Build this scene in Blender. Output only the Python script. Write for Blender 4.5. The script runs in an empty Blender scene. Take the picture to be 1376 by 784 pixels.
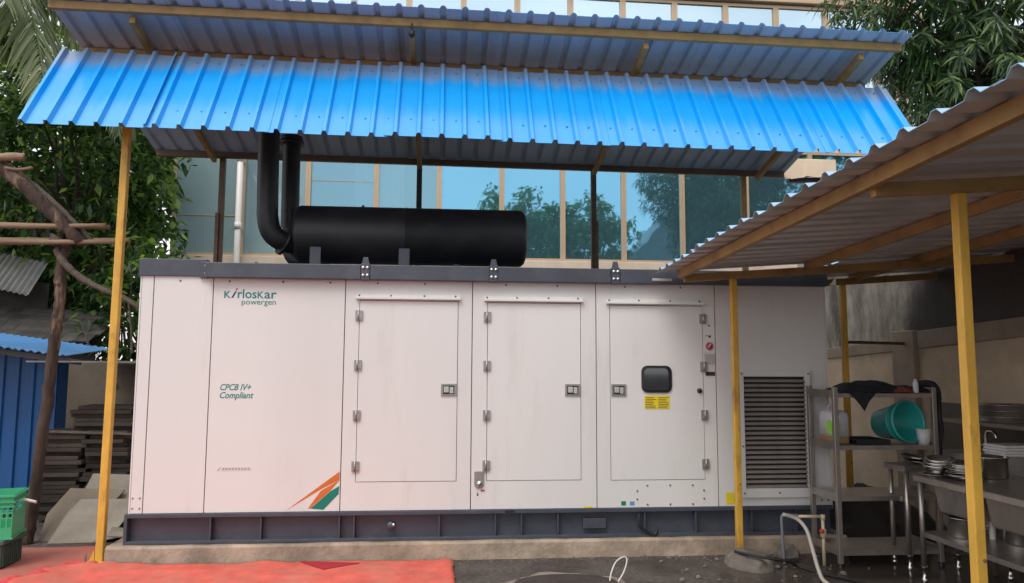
import bpy, bmesh, math, random
import numpy as np
from mathutils import Vector, Matrix

random.seed(7); rng = np.random.default_rng(11)
scene = bpy.context.scene
COL = scene.collection

# ------------------------------------------------------------------ camera
cam_d = bpy.data.cameras.new('camera')
cam = bpy.data.objects.new('camera', cam_d); COL.objects.link(cam)
r_ = Vector((0.9958990, -0.0903431, 0.0048174)); u_ = Vector((-0.0136302, -0.0971871, 0.9951728)); w_ = Vector((0.0894388, 0.9911573, 0.0980199))
M = Matrix.Identity(4)
for i in range(3):
    M[i][0] = r_[i]; M[i][1] = u_[i]; M[i][2] = -w_[i]
M[0][3], M[1][3], M[2][3] = 2.526, -6.386, 1.6
cam.matrix_world = M
cam_d.sensor_fit = 'HORIZONTAL'; cam_d.sensor_width = 36.0; cam_d.lens = 26.08
cam_d.clip_start = 0.05; cam_d.clip_end = 2000
scene.camera = cam

# ------------------------------------------------------------------ light: bright overcast
SUN_EL, SUN_AZ = math.radians(56), math.radians(212)   # azimuth clockwise from +Y (the sun stands behind the camera, to its left)
world = bpy.data.worlds.new('World'); scene.world = world; world.use_nodes = True
nt = world.node_tree; nt.nodes.clear()
sky = nt.nodes.new('ShaderNodeTexSky'); sky.sky_type = 'NISHITA'; sky.sun_disc = False
sky.sun_elevation = SUN_EL; sky.sun_rotation = SUN_AZ; sky.air_density = 1.0; sky.dust_density = 3.5; sky.ozone_density = 1.2
tc = nt.nodes.new('ShaderNodeTexCoord'); mp = nt.nodes.new('ShaderNodeMapping'); mp.inputs['Scale'].default_value = (1, 1, 2.2)
ns = nt.nodes.new('ShaderNodeTexNoise'); ns.inputs['Scale'].default_value = 2.3; ns.inputs['Detail'].default_value = 5
rp = nt.nodes.new('ShaderNodeValToRGB'); rp.color_ramp.elements[0].position = .30; rp.color_ramp.elements[1].position = .68
rp.color_ramp.elements[0].color = (.42, .42, .42, 1); rp.color_ramp.elements[1].color = (.92, .92, .92, 1)
mx = nt.nodes.new('ShaderNodeMix'); mx.data_type = 'RGBA'
mx.inputs['B'].default_value = (9.6, 9.5, 9.6, 1)      # cloud layer, same scale as the Nishita radiance
bg = nt.nodes.new('ShaderNodeBackground'); bg.inputs['Strength'].default_value = 0.10
out = nt.nodes.new('ShaderNodeOutputWorld')
L = nt.links.new
L(tc.outputs['Generated'], mp.inputs['Vector']); L(mp.outputs['Vector'], ns.inputs['Vector']); L(ns.outputs['Fac'], rp.inputs['Fac'])
L(rp.outputs['Color'], mx.inputs['Factor']); L(sky.outputs['Color'], mx.inputs['A']); L(mx.outputs['Result'], bg.inputs['Color']); L(bg.outputs['Background'], out.inputs['Surface'])
sd = bpy.data.lights.new('sun', 'SUN'); sd.energy = 0.9; sd.angle = math.radians(28); sd.color = (1, .95, .88)
sun = bpy.data.objects.new('sun', sd); COL.objects.link(sun)
sdir = Vector((math.sin(SUN_AZ) * math.cos(SUN_EL), math.cos(SUN_AZ) * math.cos(SUN_EL), math.sin(SUN_EL)))
sun.rotation_euler = sdir.to_track_quat('Z', 'Y').to_euler(); sun.location = (0, -10, 20)
vs = scene.view_settings; vs.view_transform = 'Standard'; vs.look = 'None'; vs.gamma = 1; vs.use_curve_mapping = False
vs.exposure = 0.76

# ------------------------------------------------------------------ materials
def mat(name, col, rough=.55, metal=0.0, var=.12, vscale=3.0, dirt=None, dscale=1.2, dlo=.5, dhi=.72, damt=.8, bump=0.0, bscale=60.0,
        rvar=.0, stretch=(1, 1, 1), rnd=.0, spec=.5, coat=0.0, cior=1.5):
    m = bpy.data.materials.new(name); m.use_nodes = True
    t = m.node_tree; n = t.nodes; l = t.links.new; p = n['Principled BSDF']
    p.inputs['Roughness'].default_value = rough; p.inputs['Metallic'].default_value = metal
    p.inputs['Specular IOR Level'].default_value = spec; p.inputs['Coat Weight'].default_value = coat; p.inputs['Coat Roughness'].default_value = .12; p.inputs['Coat IOR'].default_value = cior
    tc = n.new('ShaderNodeTexCoord'); mp = n.new('ShaderNodeMapping'); mp.inputs['Scale'].default_value = stretch; l(tc.outputs['Object'], mp.inputs['Vector'])
    a = n.new('ShaderNodeTexNoise'); a.inputs['Scale'].default_value = vscale; a.inputs['Detail'].default_value = 6; a.inputs['Roughness'].default_value = .62
    l(mp.outputs['Vector'], a.inputs['Vector'])
    mr = n.new('ShaderNodeMapRange'); mr.inputs['From Min'].default_value = .3; mr.inputs['From Max'].default_value = .7
    mr.inputs['To Min'].default_value = 1 - var; mr.inputs['To Max'].default_value = 1 + var; l(a.outputs['Fac'], mr.inputs['Value'])
    last = mr.outputs['Result']
    if rnd:
        oi = n.new('ShaderNodeObjectInfo'); r2 = n.new('ShaderNodeMapRange'); r2.inputs['To Min'].default_value = 1 - rnd; r2.inputs['To Max'].default_value = 1 + rnd
        l(oi.outputs['Random'], r2.inputs['Value']); mm = n.new('ShaderNodeMath'); mm.operation = 'MULTIPLY'; l(last, mm.inputs[0]); l(r2.outputs['Result'], mm.inputs[1]); last = mm.outputs[0]
    v = n.new('ShaderNodeVectorMath'); v.operation = 'SCALE'; v.inputs[0].default_value = col[:3]; l(last, v.inputs['Scale'])
    c = v.outputs['Vector']
    if dirt:
        b = n.new('ShaderNodeTexNoise'); b.inputs['Scale'].default_value = dscale; b.inputs['Detail'].default_value = 8; b.inputs['Roughness'].default_value = .68
        l(mp.outputs['Vector'], b.inputs['Vector'])
        d = n.new('ShaderNodeMapRange'); d.inputs['From Min'].default_value = dlo; d.inputs['From Max'].default_value = dhi; d.inputs['To Max'].default_value = damt; l(b.outputs['Fac'], d.inputs['Value'])
        x = n.new('ShaderNodeMix'); x.data_type = 'RGBA'; l(d.outputs['Result'], x.inputs['Factor']); l(c, x.inputs['A']); x.inputs['B'].default_value = (*dirt[:3], 1); c = x.outputs['Result']
    l(c, p.inputs['Base Color'])
    if rvar:
        q = n.new('ShaderNodeMapRange'); q.inputs['From Min'].default_value = .3; q.inputs['From Max'].default_value = .7
        q.inputs['To Min'].default_value = max(.03, rough - rvar); q.inputs['To Max'].default_value = rough + rvar; l(a.outputs['Fac'], q.inputs['Value']); l(q.outputs['Result'], p.inputs['Roughness'])
    if bump:
        e = n.new('ShaderNodeTexNoise'); e.inputs['Scale'].default_value = bscale; e.inputs['Detail'].default_value = 5; l(mp.outputs['Vector'], e.inputs['Vector'])
        bp = n.new('ShaderNodeBump'); bp.inputs['Strength'].default_value = bump; bp.inputs['Distance'].default_value = .02; l(e.outputs['Fac'], bp.inputs['Height']); l(bp.outputs['Normal'], p.inputs['Normal'])
    return m

def leaf_mat(name, c1, c2, c3, gloss=.42, tr=.28):
    m = bpy.data.materials.new(name); m.use_nodes = True; t = m.node_tree; n = t.nodes; l = t.links.new; p = n['Principled BSDF']
    g = n.new('ShaderNodeNewGeometry'); rp = n.new('ShaderNodeValToRGB'); e = rp.color_ramp.elements
    e[0].color = (*c1, 1); e[1].color = (*c3, 1); e[1].position = 1; k = e.new(.68); k.color = (*c2, 1)
    l(g.outputs['Random Per Island'], rp.inputs['Fac']); l(rp.outputs['Color'], p.inputs['Base Color']); p.inputs['Roughness'].default_value = gloss
    tb = n.new('ShaderNodeBsdfTranslucent'); hs = n.new('ShaderNodeHueSaturation'); hs.inputs['Value'].default_value = 2.2; hs.inputs['Hue'].default_value = .485
    l(rp.outputs['Color'], hs.inputs['Color']); l(hs.outputs['Color'], tb.inputs['Color'])
    mxs = n.new('ShaderNodeMixShader'); mxs.inputs['Fac'].default_value = tr; l(p.outputs['BSDF'], mxs.inputs[1]); l(tb.outputs['BSDF'], mxs.inputs[2]); l(mxs.outputs['Shader'], n['Material Output'].inputs['Surface'])
    return m

def glass_mat(name, tint, refl, reflcol, rough=.02, dust_haze=0.0, dcol=(.5, .62, .66)):  # diffuse share imitates the pale haze of room light in the glass
    m = bpy.data.materials.new(name); m.use_nodes = True; t = m.node_tree; n = t.nodes; l = t.links.new; n.remove(n['Principled BSDF'])
    tr = n.new('ShaderNodeBsdfTransparent'); tr.inputs['Color'].default_value = (*tint, 1)
    gl = n.new('ShaderNodeBsdfGlossy'); gl.inputs['Color'].default_value = (*reflcol, 1); gl.inputs['Roughness'].default_value = rough
    tc = n.new('ShaderNodeTexCoord'); no = n.new('ShaderNodeTexNoise'); no.inputs['Scale'].default_value = 1.1; l(tc.outputs['Object'], no.inputs['Vector'])
    bp = n.new('ShaderNodeBump'); bp.inputs['Strength'].default_value = .10; bp.inputs['Distance'].default_value = .03; l(no.outputs['Fac'], bp.inputs['Height']); l(bp.outputs['Normal'], gl.inputs['Normal'])
    fr = n.new('ShaderNodeFresnel'); fr.inputs['IOR'].default_value = 1.5; ad = n.new('ShaderNodeMath'); ad.operation = 'ADD'; ad.use_clamp = True; ad.inputs[1].default_value = refl; l(fr.outputs['Fac'], ad.inputs[0])
    mxs = n.new('ShaderNodeMixShader'); l(ad.outputs[0], mxs.inputs['Fac']); l(tr.outputs['BSDF'], mxs.inputs[1]); l(gl.outputs['BSDF'], mxs.inputs[2]); df = n.new('ShaderNodeBsdfDiffuse'); df.inputs['Color'].default_value = (*dcol, 1); m2 = n.new('ShaderNodeMixShader'); m2.inputs['Fac'].default_value = dust_haze; l(mxs.outputs['Shader'], m2.inputs[1]); l(df.outputs['BSDF'], m2.inputs[2]); l(m2.outputs['Shader'], n['Material Output'].inputs['Surface'])
    return m

MT = dict(
    white=mat('cream_white_paint', (.705, .697, .685), .42, var=.045, vscale=.9, dirt=(.46, .41, .36), dscale=3.2, dlo=.55, dhi=.85, damt=.55, bump=.12, bscale=7, stretch=(1, 1, .16)),
    whitedoor=mat('cream_door_paint', (.715, .707, .695), .4, var=.04, vscale=1.1, dirt=(.46, .41, .36), dscale=3.6, dlo=.57, dhi=.88, damt=.52, bump=.10, bscale=6, stretch=(1, 1, .18), rnd=.015),
    gap=mat('dark_joint', (.12, .11, .11), .8, var=.1),
    slate=mat('slate_blue_paint', (.058, .068, .09), .38, var=.18, vscale=4, dirt=(.16, .145, .125), dscale=5, dlo=.52, dhi=.85, damt=.4),
    black=mat('matt_black_paint', (.011, .011, .014), .48, var=.25, vscale=5, dirt=(.04, .037, .034), dscale=5, damt=.35, bump=.04),
    steelfit=mat('zinc_fitting', (.38, .36, .35), .38, .7, var=.15, vscale=20),
    rust=mat('rusty_bolt', (.2, .13, .1), .7, .3, var=.3, vscale=30),
    rubber=mat('black_rubber', (.016, .016, .018), .45, var=.1),
    chrome=mat('polished_lock', (.75, .74, .72), .18, 1, var=.05),
    teal=mat('teal_print', (.02, .21, .19), .45, var=.06), orange=mat('orange_print', (.62, .16, .03), .42, var=.2, vscale=9, dirt=(.2, .05, .03), dscale=9, damt=.6),
    green=mat('green_print', (.0, .19, .14), .42, var=.1), navy=mat('navy_print', (.02, .03, .12), .45), red=mat('red_print', (.5, .04, .05), .5), blackprint=mat('black_print', (.03, .03, .03), .5),
    greyprint=mat('grey_print', (.36, .37, .36), .5), yellow=mat('yellow_sticker', (.8, .62, .03), .4, var=.06), paper=mat('white_sticker', (.68, .64, .62), .5), greypaper=mat('grey_sticker', (.42, .41, .41), .5, var=.2, vscale=60, stretch=(1, 1, 3)),
    bluedot=mat('blue_sticker', (.1, .28, .6), .5),
    plinth=mat('plinth_concrete', (.34, .27, .205), .85, var=.38, vscale=3.5, dirt=(.11, .09, .07), dscale=2.6, dlo=.5, dhi=.72, damt=.7, bump=.4, bscale=26),
    concrete=mat('rough_concrete', (.16, .14, .12), .85, var=.3, vscale=4, dirt=(.08, .07, .06), dscale=3, bump=.5, bscale=24),
    mustard=mat('mustard_paint', (.68, .395, .06), .45, var=.2, vscale=7, dirt=(.22, .10, .035), dscale=6, dlo=.54, dhi=.7, damt=.75, bump=.1, bscale=40, stretch=(1, 1, .4), rnd=.06),
    ochre=mat('ochre_primer', (.36, .22, .075), .5, var=.2, vscale=5, dirt=(.12, .065, .03), dscale=4, damt=.65, rnd=.08),
    brownsteel=mat('brown_steel', (.12, .07, .035), .5, var=.2, vscale=5, dirt=(.05, .03, .02), dscale=4, damt=.6),
    darksteel=mat('dark_steel', (.035, .03, .03), .5, var=.2),
    bluetop=mat('blue_roof_paint', (.0, .30, .75), .3, var=.07, vscale=1.6, dirt=(.1, .40, .76), dscale=2.2, dlo=.5, dhi=.8, damt=.28, stretch=(1, .3, .3), rnd=.04, spec=.6, coat=.4),
    under=mat('grey_underside', (.42, .50, .57), .4, var=.1, vscale=1.5, dirt=(.31, .35, .38), dscale=2, damt=.5, rnd=.05, spec=.4),
    under2=mat('grey_shed_underside', (.58, .575, .575), .36, .3, var=.12, vscale=2, dirt=(.38, .35, .335), dscale=2.5, damt=.6, rnd=.06),
    shedtop=mat('pale_blue_sheet', (.28, .46, .66), .35, var=.1, vscale=2),
    frame=mat('champagne_aluminium', (.50, .37, .24), .4, .25, var=.06),
    facade=mat('beige_facade', (.60, .50, .40), .75, var=.1, vscale=1.5, dirt=(.3, .25, .2), dscale=1.1, damt=.5, bump=.08),
    curtain=mat('pale_blue_curtain', (.48, .56, .60), .9, var=.12, vscale=3), room=mat('office_back_wall', (.22, .27, .28), .9, var=.2, vscale=.8),
    glass=glass_mat('teal_glass', (.40, .68, .76), .52, (.28, .70, 1.0), .02, .13, (.22, .45, .55)), glassmid=glass_mat('mid_teal_glass', (.55, .80, .90), .34, (.40, .74, .92), .02, .22, (.3, .52, .62)), glasspale=glass_mat('pale_teal_glass', (.62, .80, .82), .20, (.45, .68, .76), .03, .55, (.36, .50, .53)),  # pale left panes: lit look put in by the diffuse colour
    glassup=glass_mat('sky_glass', (.5, .7, .78), .68, (.72, .92, 1.0), .02, .08, (.6, .75, .8)),
    viewglass=glass_mat('dark_view_glass', (.16, .17, .2), .10, (.8, .85, .9), .05),
    pvc=mat('white_pvc', (.72, .69, .65), .4, var=.05),
    redmat=mat('brick_red_carpet', (.44, .125, .095), .95, var=.2, vscale=2.2, dirt=(.36, .17, .125), dscale=1.8, dlo=.42, dhi=.7, damt=.7, bump=.25, bscale=160),
    redmat2=mat('orange_red_carpet', (.64, .118, .085), .95, var=.22, vscale=5, dirt=(.46, .20, .145), dscale=3.4, dlo=.45, dhi=.7, damt=.8, bump=.5, bscale=140),
    redflap=mat('crimson_backing', (.36, .018, .03), .7, var=.1, vscale=6),
    greencrate=mat('green_plastic', (.05, .40, .19), .4, var=.08, vscale=5, dirt=(.06, .2, .1), dscale=5, damt=.4), darkbin=mat('grey_green_plastic', (.045, .085, .065), .5, var=.1),
    bluewall=mat('blue_cladding', (.008, .095, .30), .4, var=.15, vscale=1.5, dirt=(.02, .06, .14), dscale=1.3, damt=.6, stretch=(1, 1, .3)), blueroof=mat('sky_blue_sheet', (.13, .37, .72), .4, var=.08),
    bark=mat('peeled_bark', (.055, .036, .027), .9, var=.5, vscale=9, dirt=(.27, .185, .125), dscale=5, dlo=.54, dhi=.64, damt=.85, bump=1.0, bscale=22, stretch=(1, 1, .25)),
    pole=mat('debarked_pole', (.26, .185, .12), .85, var=.3, vscale=8, dirt=(.12, .07, .045), dscale=6, damt=.7, bump=.5, bscale=30, stretch=(.25, 1, 1)), pole2=mat('grey_branch', (.12, .098, .08), .9, var=.3, vscale=8, bump=.6),
    board=mat('old_board', (.036, .029, .023), .9, var=.4, vscale=5, dirt=(.075, .063, .052), dscale=5, damt=.5, bump=.5, stretch=(.2, 1, 1), rnd=.45),
    slab=mat('old_panel', (.215, .19, .15), .75, var=.18, vscale=3, dirt=(.30, .28, .24), dscale=2.2, dlo=.45, dhi=.6, damt=.6, bump=.15),
    stonewall=mat('yard_wall_plaster', (.19, .16, .12), .85, var=.15, vscale=2, dirt=(.10, .085, .065), dscale=1.6, damt=.6, bump=.2),
    oldroof=mat('old_grey_sheet', (.22, .22, .22), .5, .2, var=.2, vscale=2, dirt=(.2, .12, .07), dscale=2.5, damt=.5), tiles=mat('mossy_tile', (.07, .065, .058), .85, var=.35, vscale=4, rnd=.3, bump=.3),
    darkwall=mat('dark_shed_wall', (.05, .045, .04), .9, var=.3),
    granite=mat('beige_plaster', (.56, .435, .315), .85, var=.09, vscale=6, dirt=(.33, .26, .19), dscale=2, damt=.55, bump=.25, bscale=90),
    ledge=mat('brown_ledge', (.30, .235, .185), .8, var=.15, vscale=3, dirt=(.1, .075, .06), dscale=2, damt=.5), grimy=mat('grimy_cement', (.42, .38, .325), .9, var=.35, vscale=5, dirt=(.07, .062, .055), dscale=2.6, dlo=.42, dhi=.66, damt=.9, bump=.3, stretch=(1, 1, .35)),
    soot=mat('sooty_cement', (.05, .045, .045), .9, var=.35, vscale=3, dirt=(.16, .145, .13), dscale=2.0, dlo=.58, dhi=.8, damt=.7, bump=.25), splash=mat('dark_splash_stone', (.052, .044, .04), .35, var=.3, vscale=3),
    inox=mat('brushed_steel', (.46, .42, .385), .32, .8, var=.16, vscale=9, dirt=(.2, .17, .145), dscale=4, dlo=.5, dhi=.8, damt=.5, stretch=(1, 1, .3)), inoxdull=mat('dull_steel', (.42, .385, .355), .42, .4, var=.2, vscale=6, dirt=(.15, .12, .1), dscale=4, damt=.5),
    bright=mat('bright_steel', (.66, .65, .63), .2, 1, var=.08, vscale=10), bucket=mat('turquoise_plastic', (.03, .35, .32), .38, var=.06), cup=mat('white_plastic', (.58, .6, .6), .5), can=mat('translucent_can', (.55, .54, .58), .4, var=.05), canliq=mat('brown_liquid', (.3, .19, .09), .4), lime=mat('lime_label', (.3, .62, .1), .5),
    cloth=mat('black_cloth', (.012, .013, .019), .75, var=.4, vscale=8, bump=.4, bscale=25), bundle=mat('red_bundle', (.2, .045, .035), .85, var=.6, vscale=18, bump=.5), plate=mat('white_tray', (.72, .71, .69), .4),
    cpvc=mat('cream_cpvc', (.63, .52, .35), .4, var=.06), valve=mat('red_valve', (.5, .06, .035), .45), hose=mat('pale_hose', (.52, .48, .43), .5, var=.1), greyhose=mat('grey_hose', (.19, .2, .22), .5), wire=mat('white_wire', (.62, .60, .56), .5), cable=mat('black_cable', (.015, .014, .015), .6),
    iron=mat('cast_iron', (.055, .044, .04), .6, .3, var=.3, vscale=6, bump=.6, bscale=45), cement=mat('cement_ring', (.25, .21, .17), .9, var=.3, vscale=6, dirt=(.09, .078, .066), dscale=3, bump=.4, bscale=30),
    tan=mat('tan_board', (.62, .49, .36), .8, var=.08, vscale=3), stone=mat('rubble_stone', (.22, .19, .16), .9, var=.3, vscale=6, bump=.5, rnd=.3),
    leafdark=leaf_mat('broad_leaf', (.012, .034, .010), (.045, .115, .022), (.22, .36, .06), .33, .36), mango=leaf_mat('long_leaf', (.015, .045, .014), (.046, .105, .028), (.17, .27, .07), .33, .28),
    palm=leaf_mat('palm_leaflet', (.07, .10, .04), (.16, .20, .08), (.34, .36, .18), .45, .25), backleaf=leaf_mat('hedge_leaf', (.05, .11, .03), (.10, .21, .05), (.19, .30, .08), .5, .35), trunk=mat('tree_bark', (.085, .066, .05), .9, var=.3, vscale=6, bump=.8, bscale=18, stretch=(1, 1, .3)),
)

def ground_mat():
    m = bpy.data.materials.new('yard_concrete'); m.use_nodes = True; t = m.node_tree; n = t.nodes; l = t.links.new; p = n['Principled BSDF']
    tc = n.new('ShaderNodeTexCoord')
    def noise(s, d=7, ro=.6):
        a = n.new('ShaderNodeTexNoise'); a.inputs['Scale'].default_value = s; a.inputs['Detail'].default_value = d; a.inputs['Roughness'].default_value = ro; l(tc.outputs['Object'], a.inputs['Vector']); return a.outputs['Fac']
    r1 = n.new('ShaderNodeValToRGB'); l(noise(2.2), r1.inputs['Fac']); e = r1.color_ramp.elements
    e[0].position = .32; e[0].color = (.042, .035, .031, 1); e[1].position = .72; e[1].color = (.135, .113, .098, 1)
    r2 = n.new('ShaderNodeValToRGB'); l(noise(28, 4), r2.inputs['Fac']); e = r2.color_ramp.elements; e[0].position = .35; e[0].color = (.6, .6, .6, 1); e[1].position = .7; e[1].color = (1.2, 1.2, 1.2, 1)
    mu = n.new('ShaderNodeMix'); mu.data_type = 'RGBA'; mu.blend_type = 'MULTIPLY'; mu.inputs['Factor'].default_value = 1; l(r1.outputs['Color'], mu.inputs['A']); l(r2.outputs['Color'], mu.inputs['B'])
    # water spilled round the wash-up tables
    sx = n.new('ShaderNodeVectorMath'); sx.operation = 'DISTANCE'; sx.inputs[1].default_value = (6.2, -1.3, 0); l(tc.outputs['Object'], sx.inputs[0])
    sm = n.new('ShaderNodeMapRange'); sm.inputs['From Min'].default_value = .6; sm.inputs['From Max'].default_value = 2.6; sm.inputs['To Min'].default_value = .34; sm.inputs['To Max'].default_value = -.12; l(sx.outputs['Value'], sm.inputs['Value'])
    ad = n.new('ShaderNodeMath'); ad.operation = 'ADD'; l(noise(1.7, 4), ad.inputs[0]); l(sm.outputs['Result'], ad.inputs[1])
    wet = n.new('ShaderNodeMapRange'); wet.inputs['From Min'].default_value = .55; wet.inputs['From Max'].default_value = .66; l(ad.outputs[0], wet.inputs['Value'])
    mw = n.new('ShaderNodeMix'); mw.data_type = 'RGBA'; mw.inputs['B'].default_value = (.075, .060, .050, 1); l(wet.outputs['Result'], mw.inputs['Factor']); l(mu.outputs['Result'], mw.inputs['A']); l(mw.outputs['Result'], p.inputs['Base Color'])
    rr = n.new('ShaderNodeMapRange'); rr.inputs['To Min'].default_value = .8; rr.inputs['To Max'].default_value = .1; l(wet.outputs['Result'], rr.inputs['Value']); l(rr.outputs['Result'], p.inputs['Roughness'])
    bp = n.new('ShaderNodeBump'); bp.inputs['Distance'].default_value = .02; st = n.new('ShaderNodeMapRange'); st.inputs['To Min'].default_value = .5; st.inputs['To Max'].default_value = .04; l(wet.outputs['Result'], st.inputs['Value']); l(st.outputs['Result'], bp.inputs['Strength'])
    l(noise(34, 6), bp.inputs['Height']); l(bp.outputs['Normal'], p.inputs['Normal'])
    return m
MT['ground'] = ground_mat()
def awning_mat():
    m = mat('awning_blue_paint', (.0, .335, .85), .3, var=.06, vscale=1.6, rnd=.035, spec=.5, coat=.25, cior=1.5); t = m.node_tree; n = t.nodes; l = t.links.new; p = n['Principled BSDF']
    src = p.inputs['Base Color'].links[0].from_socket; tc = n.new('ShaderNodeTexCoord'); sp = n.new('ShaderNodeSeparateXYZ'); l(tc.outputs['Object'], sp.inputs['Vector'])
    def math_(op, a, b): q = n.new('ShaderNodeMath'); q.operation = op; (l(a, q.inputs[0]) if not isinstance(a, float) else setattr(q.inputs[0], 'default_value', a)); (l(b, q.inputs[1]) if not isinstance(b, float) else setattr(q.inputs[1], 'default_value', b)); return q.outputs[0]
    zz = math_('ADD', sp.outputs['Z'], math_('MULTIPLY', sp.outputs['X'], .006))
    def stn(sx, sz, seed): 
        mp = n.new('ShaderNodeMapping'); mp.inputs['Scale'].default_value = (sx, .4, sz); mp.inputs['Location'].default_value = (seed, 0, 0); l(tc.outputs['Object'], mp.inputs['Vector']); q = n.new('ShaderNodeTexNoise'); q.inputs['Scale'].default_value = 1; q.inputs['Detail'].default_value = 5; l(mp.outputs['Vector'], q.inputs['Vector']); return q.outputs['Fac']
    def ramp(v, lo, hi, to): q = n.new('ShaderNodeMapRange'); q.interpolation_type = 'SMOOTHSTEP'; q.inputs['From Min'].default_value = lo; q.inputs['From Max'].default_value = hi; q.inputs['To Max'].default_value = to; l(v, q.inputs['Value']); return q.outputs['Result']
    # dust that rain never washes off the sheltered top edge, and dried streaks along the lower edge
    dust_haze = ramp(math_('ADD', zz, math_('MULTIPLY', stn(12, 1.2, 0), .20)), 4.19, 4.37, .72)
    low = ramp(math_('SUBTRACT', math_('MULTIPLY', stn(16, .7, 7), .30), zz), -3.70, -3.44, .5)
    a = n.new('ShaderNodeMix'); a.data_type = 'RGBA'; l(dust_haze, a.inputs['Factor']); l(src, a.inputs['A']); a.inputs['B'].default_value = (.30, .335, .40, 1)
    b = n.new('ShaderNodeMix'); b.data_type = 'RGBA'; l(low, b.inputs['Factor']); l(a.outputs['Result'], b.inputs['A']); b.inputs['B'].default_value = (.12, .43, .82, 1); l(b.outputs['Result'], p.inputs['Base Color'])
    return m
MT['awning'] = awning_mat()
MT['brightroof'] = mat('galvanised_sheet', (.42, .42, .42), .35, .6, var=.2, vscale=2, dirt=(.26, .16, .09), dscale=2.5, damt=.5)
def soot_wall():
    m = mat('soot_stained_cement', (.42, .38, .325), .9, var=.35, vscale=5, dirt=(.07, .062, .055), dscale=2.6, dlo=.42, dhi=.66, damt=.9, bump=.3, stretch=(1, 1, .35)); t = m.node_tree; n = t.nodes; l = t.links.new; p = n['Principled BSDF']; src = p.inputs['Base Color'].links[0].from_socket
    tc = n.new('ShaderNodeTexCoord'); sp = n.new('ShaderNodeSeparateXYZ'); l(tc.outputs['Object'], sp.inputs['Vector']); no = n.new('ShaderNodeTexNoise'); no.inputs['Scale'].default_value = 2.4; no.inputs['Detail'].default_value = 8; no.inputs['Roughness'].default_value = .65; l(tc.outputs['Object'], no.inputs['Vector'])
    a = n.new('ShaderNodeMath'); a.operation = 'MULTIPLY_ADD'; a.inputs[1].default_value = 1.5; l(no.outputs['Fac'], a.inputs[0]); l(sp.outputs['Y'], a.inputs[2])
    r = n.new('ShaderNodeMapRange'); r.interpolation_type = 'SMOOTHSTEP'; r.inputs['From Min'].default_value = 1.7; r.inputs['From Max'].default_value = 2.5; r.inputs['To Min'].default_value = .95; r.inputs['To Max'].default_value = 0; l(a.outputs[0], r.inputs['Value'])
    x = n.new('ShaderNodeMix'); x.data_type = 'RGBA'; l(r.outputs['Result'], x.inputs['Factor']); l(src, x.inputs['A']); x.inputs['B'].default_value = (.062, .056, .056, 1); l(x.outputs['Result'], p.inputs['Base Color']); return m
MT['sootwall'] = soot_wall()

# ------------------------------------------------------------------ object helpers
OFF = {}
def off(p): return OFF.get(p.name, Vector((0, 0, 0))) if p else Vector((0, 0, 0))
def tag(o, label, cat, group=None):
    o['label'] = label; o['category'] = cat
    if group: o['group'] = group
    return o
def thing(name, loc, label, cat, group=None, rz=0.0):
    o = bpy.data.objects.new(name, None); COL.objects.link(o); o.location = loc; o.rotation_euler = (0, 0, rz); o.empty_display_size = .1
    OFF[o.name] = Vector(loc) if not rz else Vector((0, 0, 0))
    return tag(o, label, cat, group)
def place(name, me, parent=None, loc=(0, 0, 0), rot=(0, 0, 0), sc=None):
    o = bpy.data.objects.new(name, me); COL.objects.link(o)
    if parent: o.parent = parent
    o.location = Vector(loc) - off(parent); o.rotation_euler = rot
    if sc: o.scale = sc
    OFF[o.name] = Vector(loc)
    return o
def copy_tree(o, parent=None):
    c = o.copy(); COL.objects.link(c); c.parent = parent
    for ch in list(o.children): copy_tree(ch, c)
    return c

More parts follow.
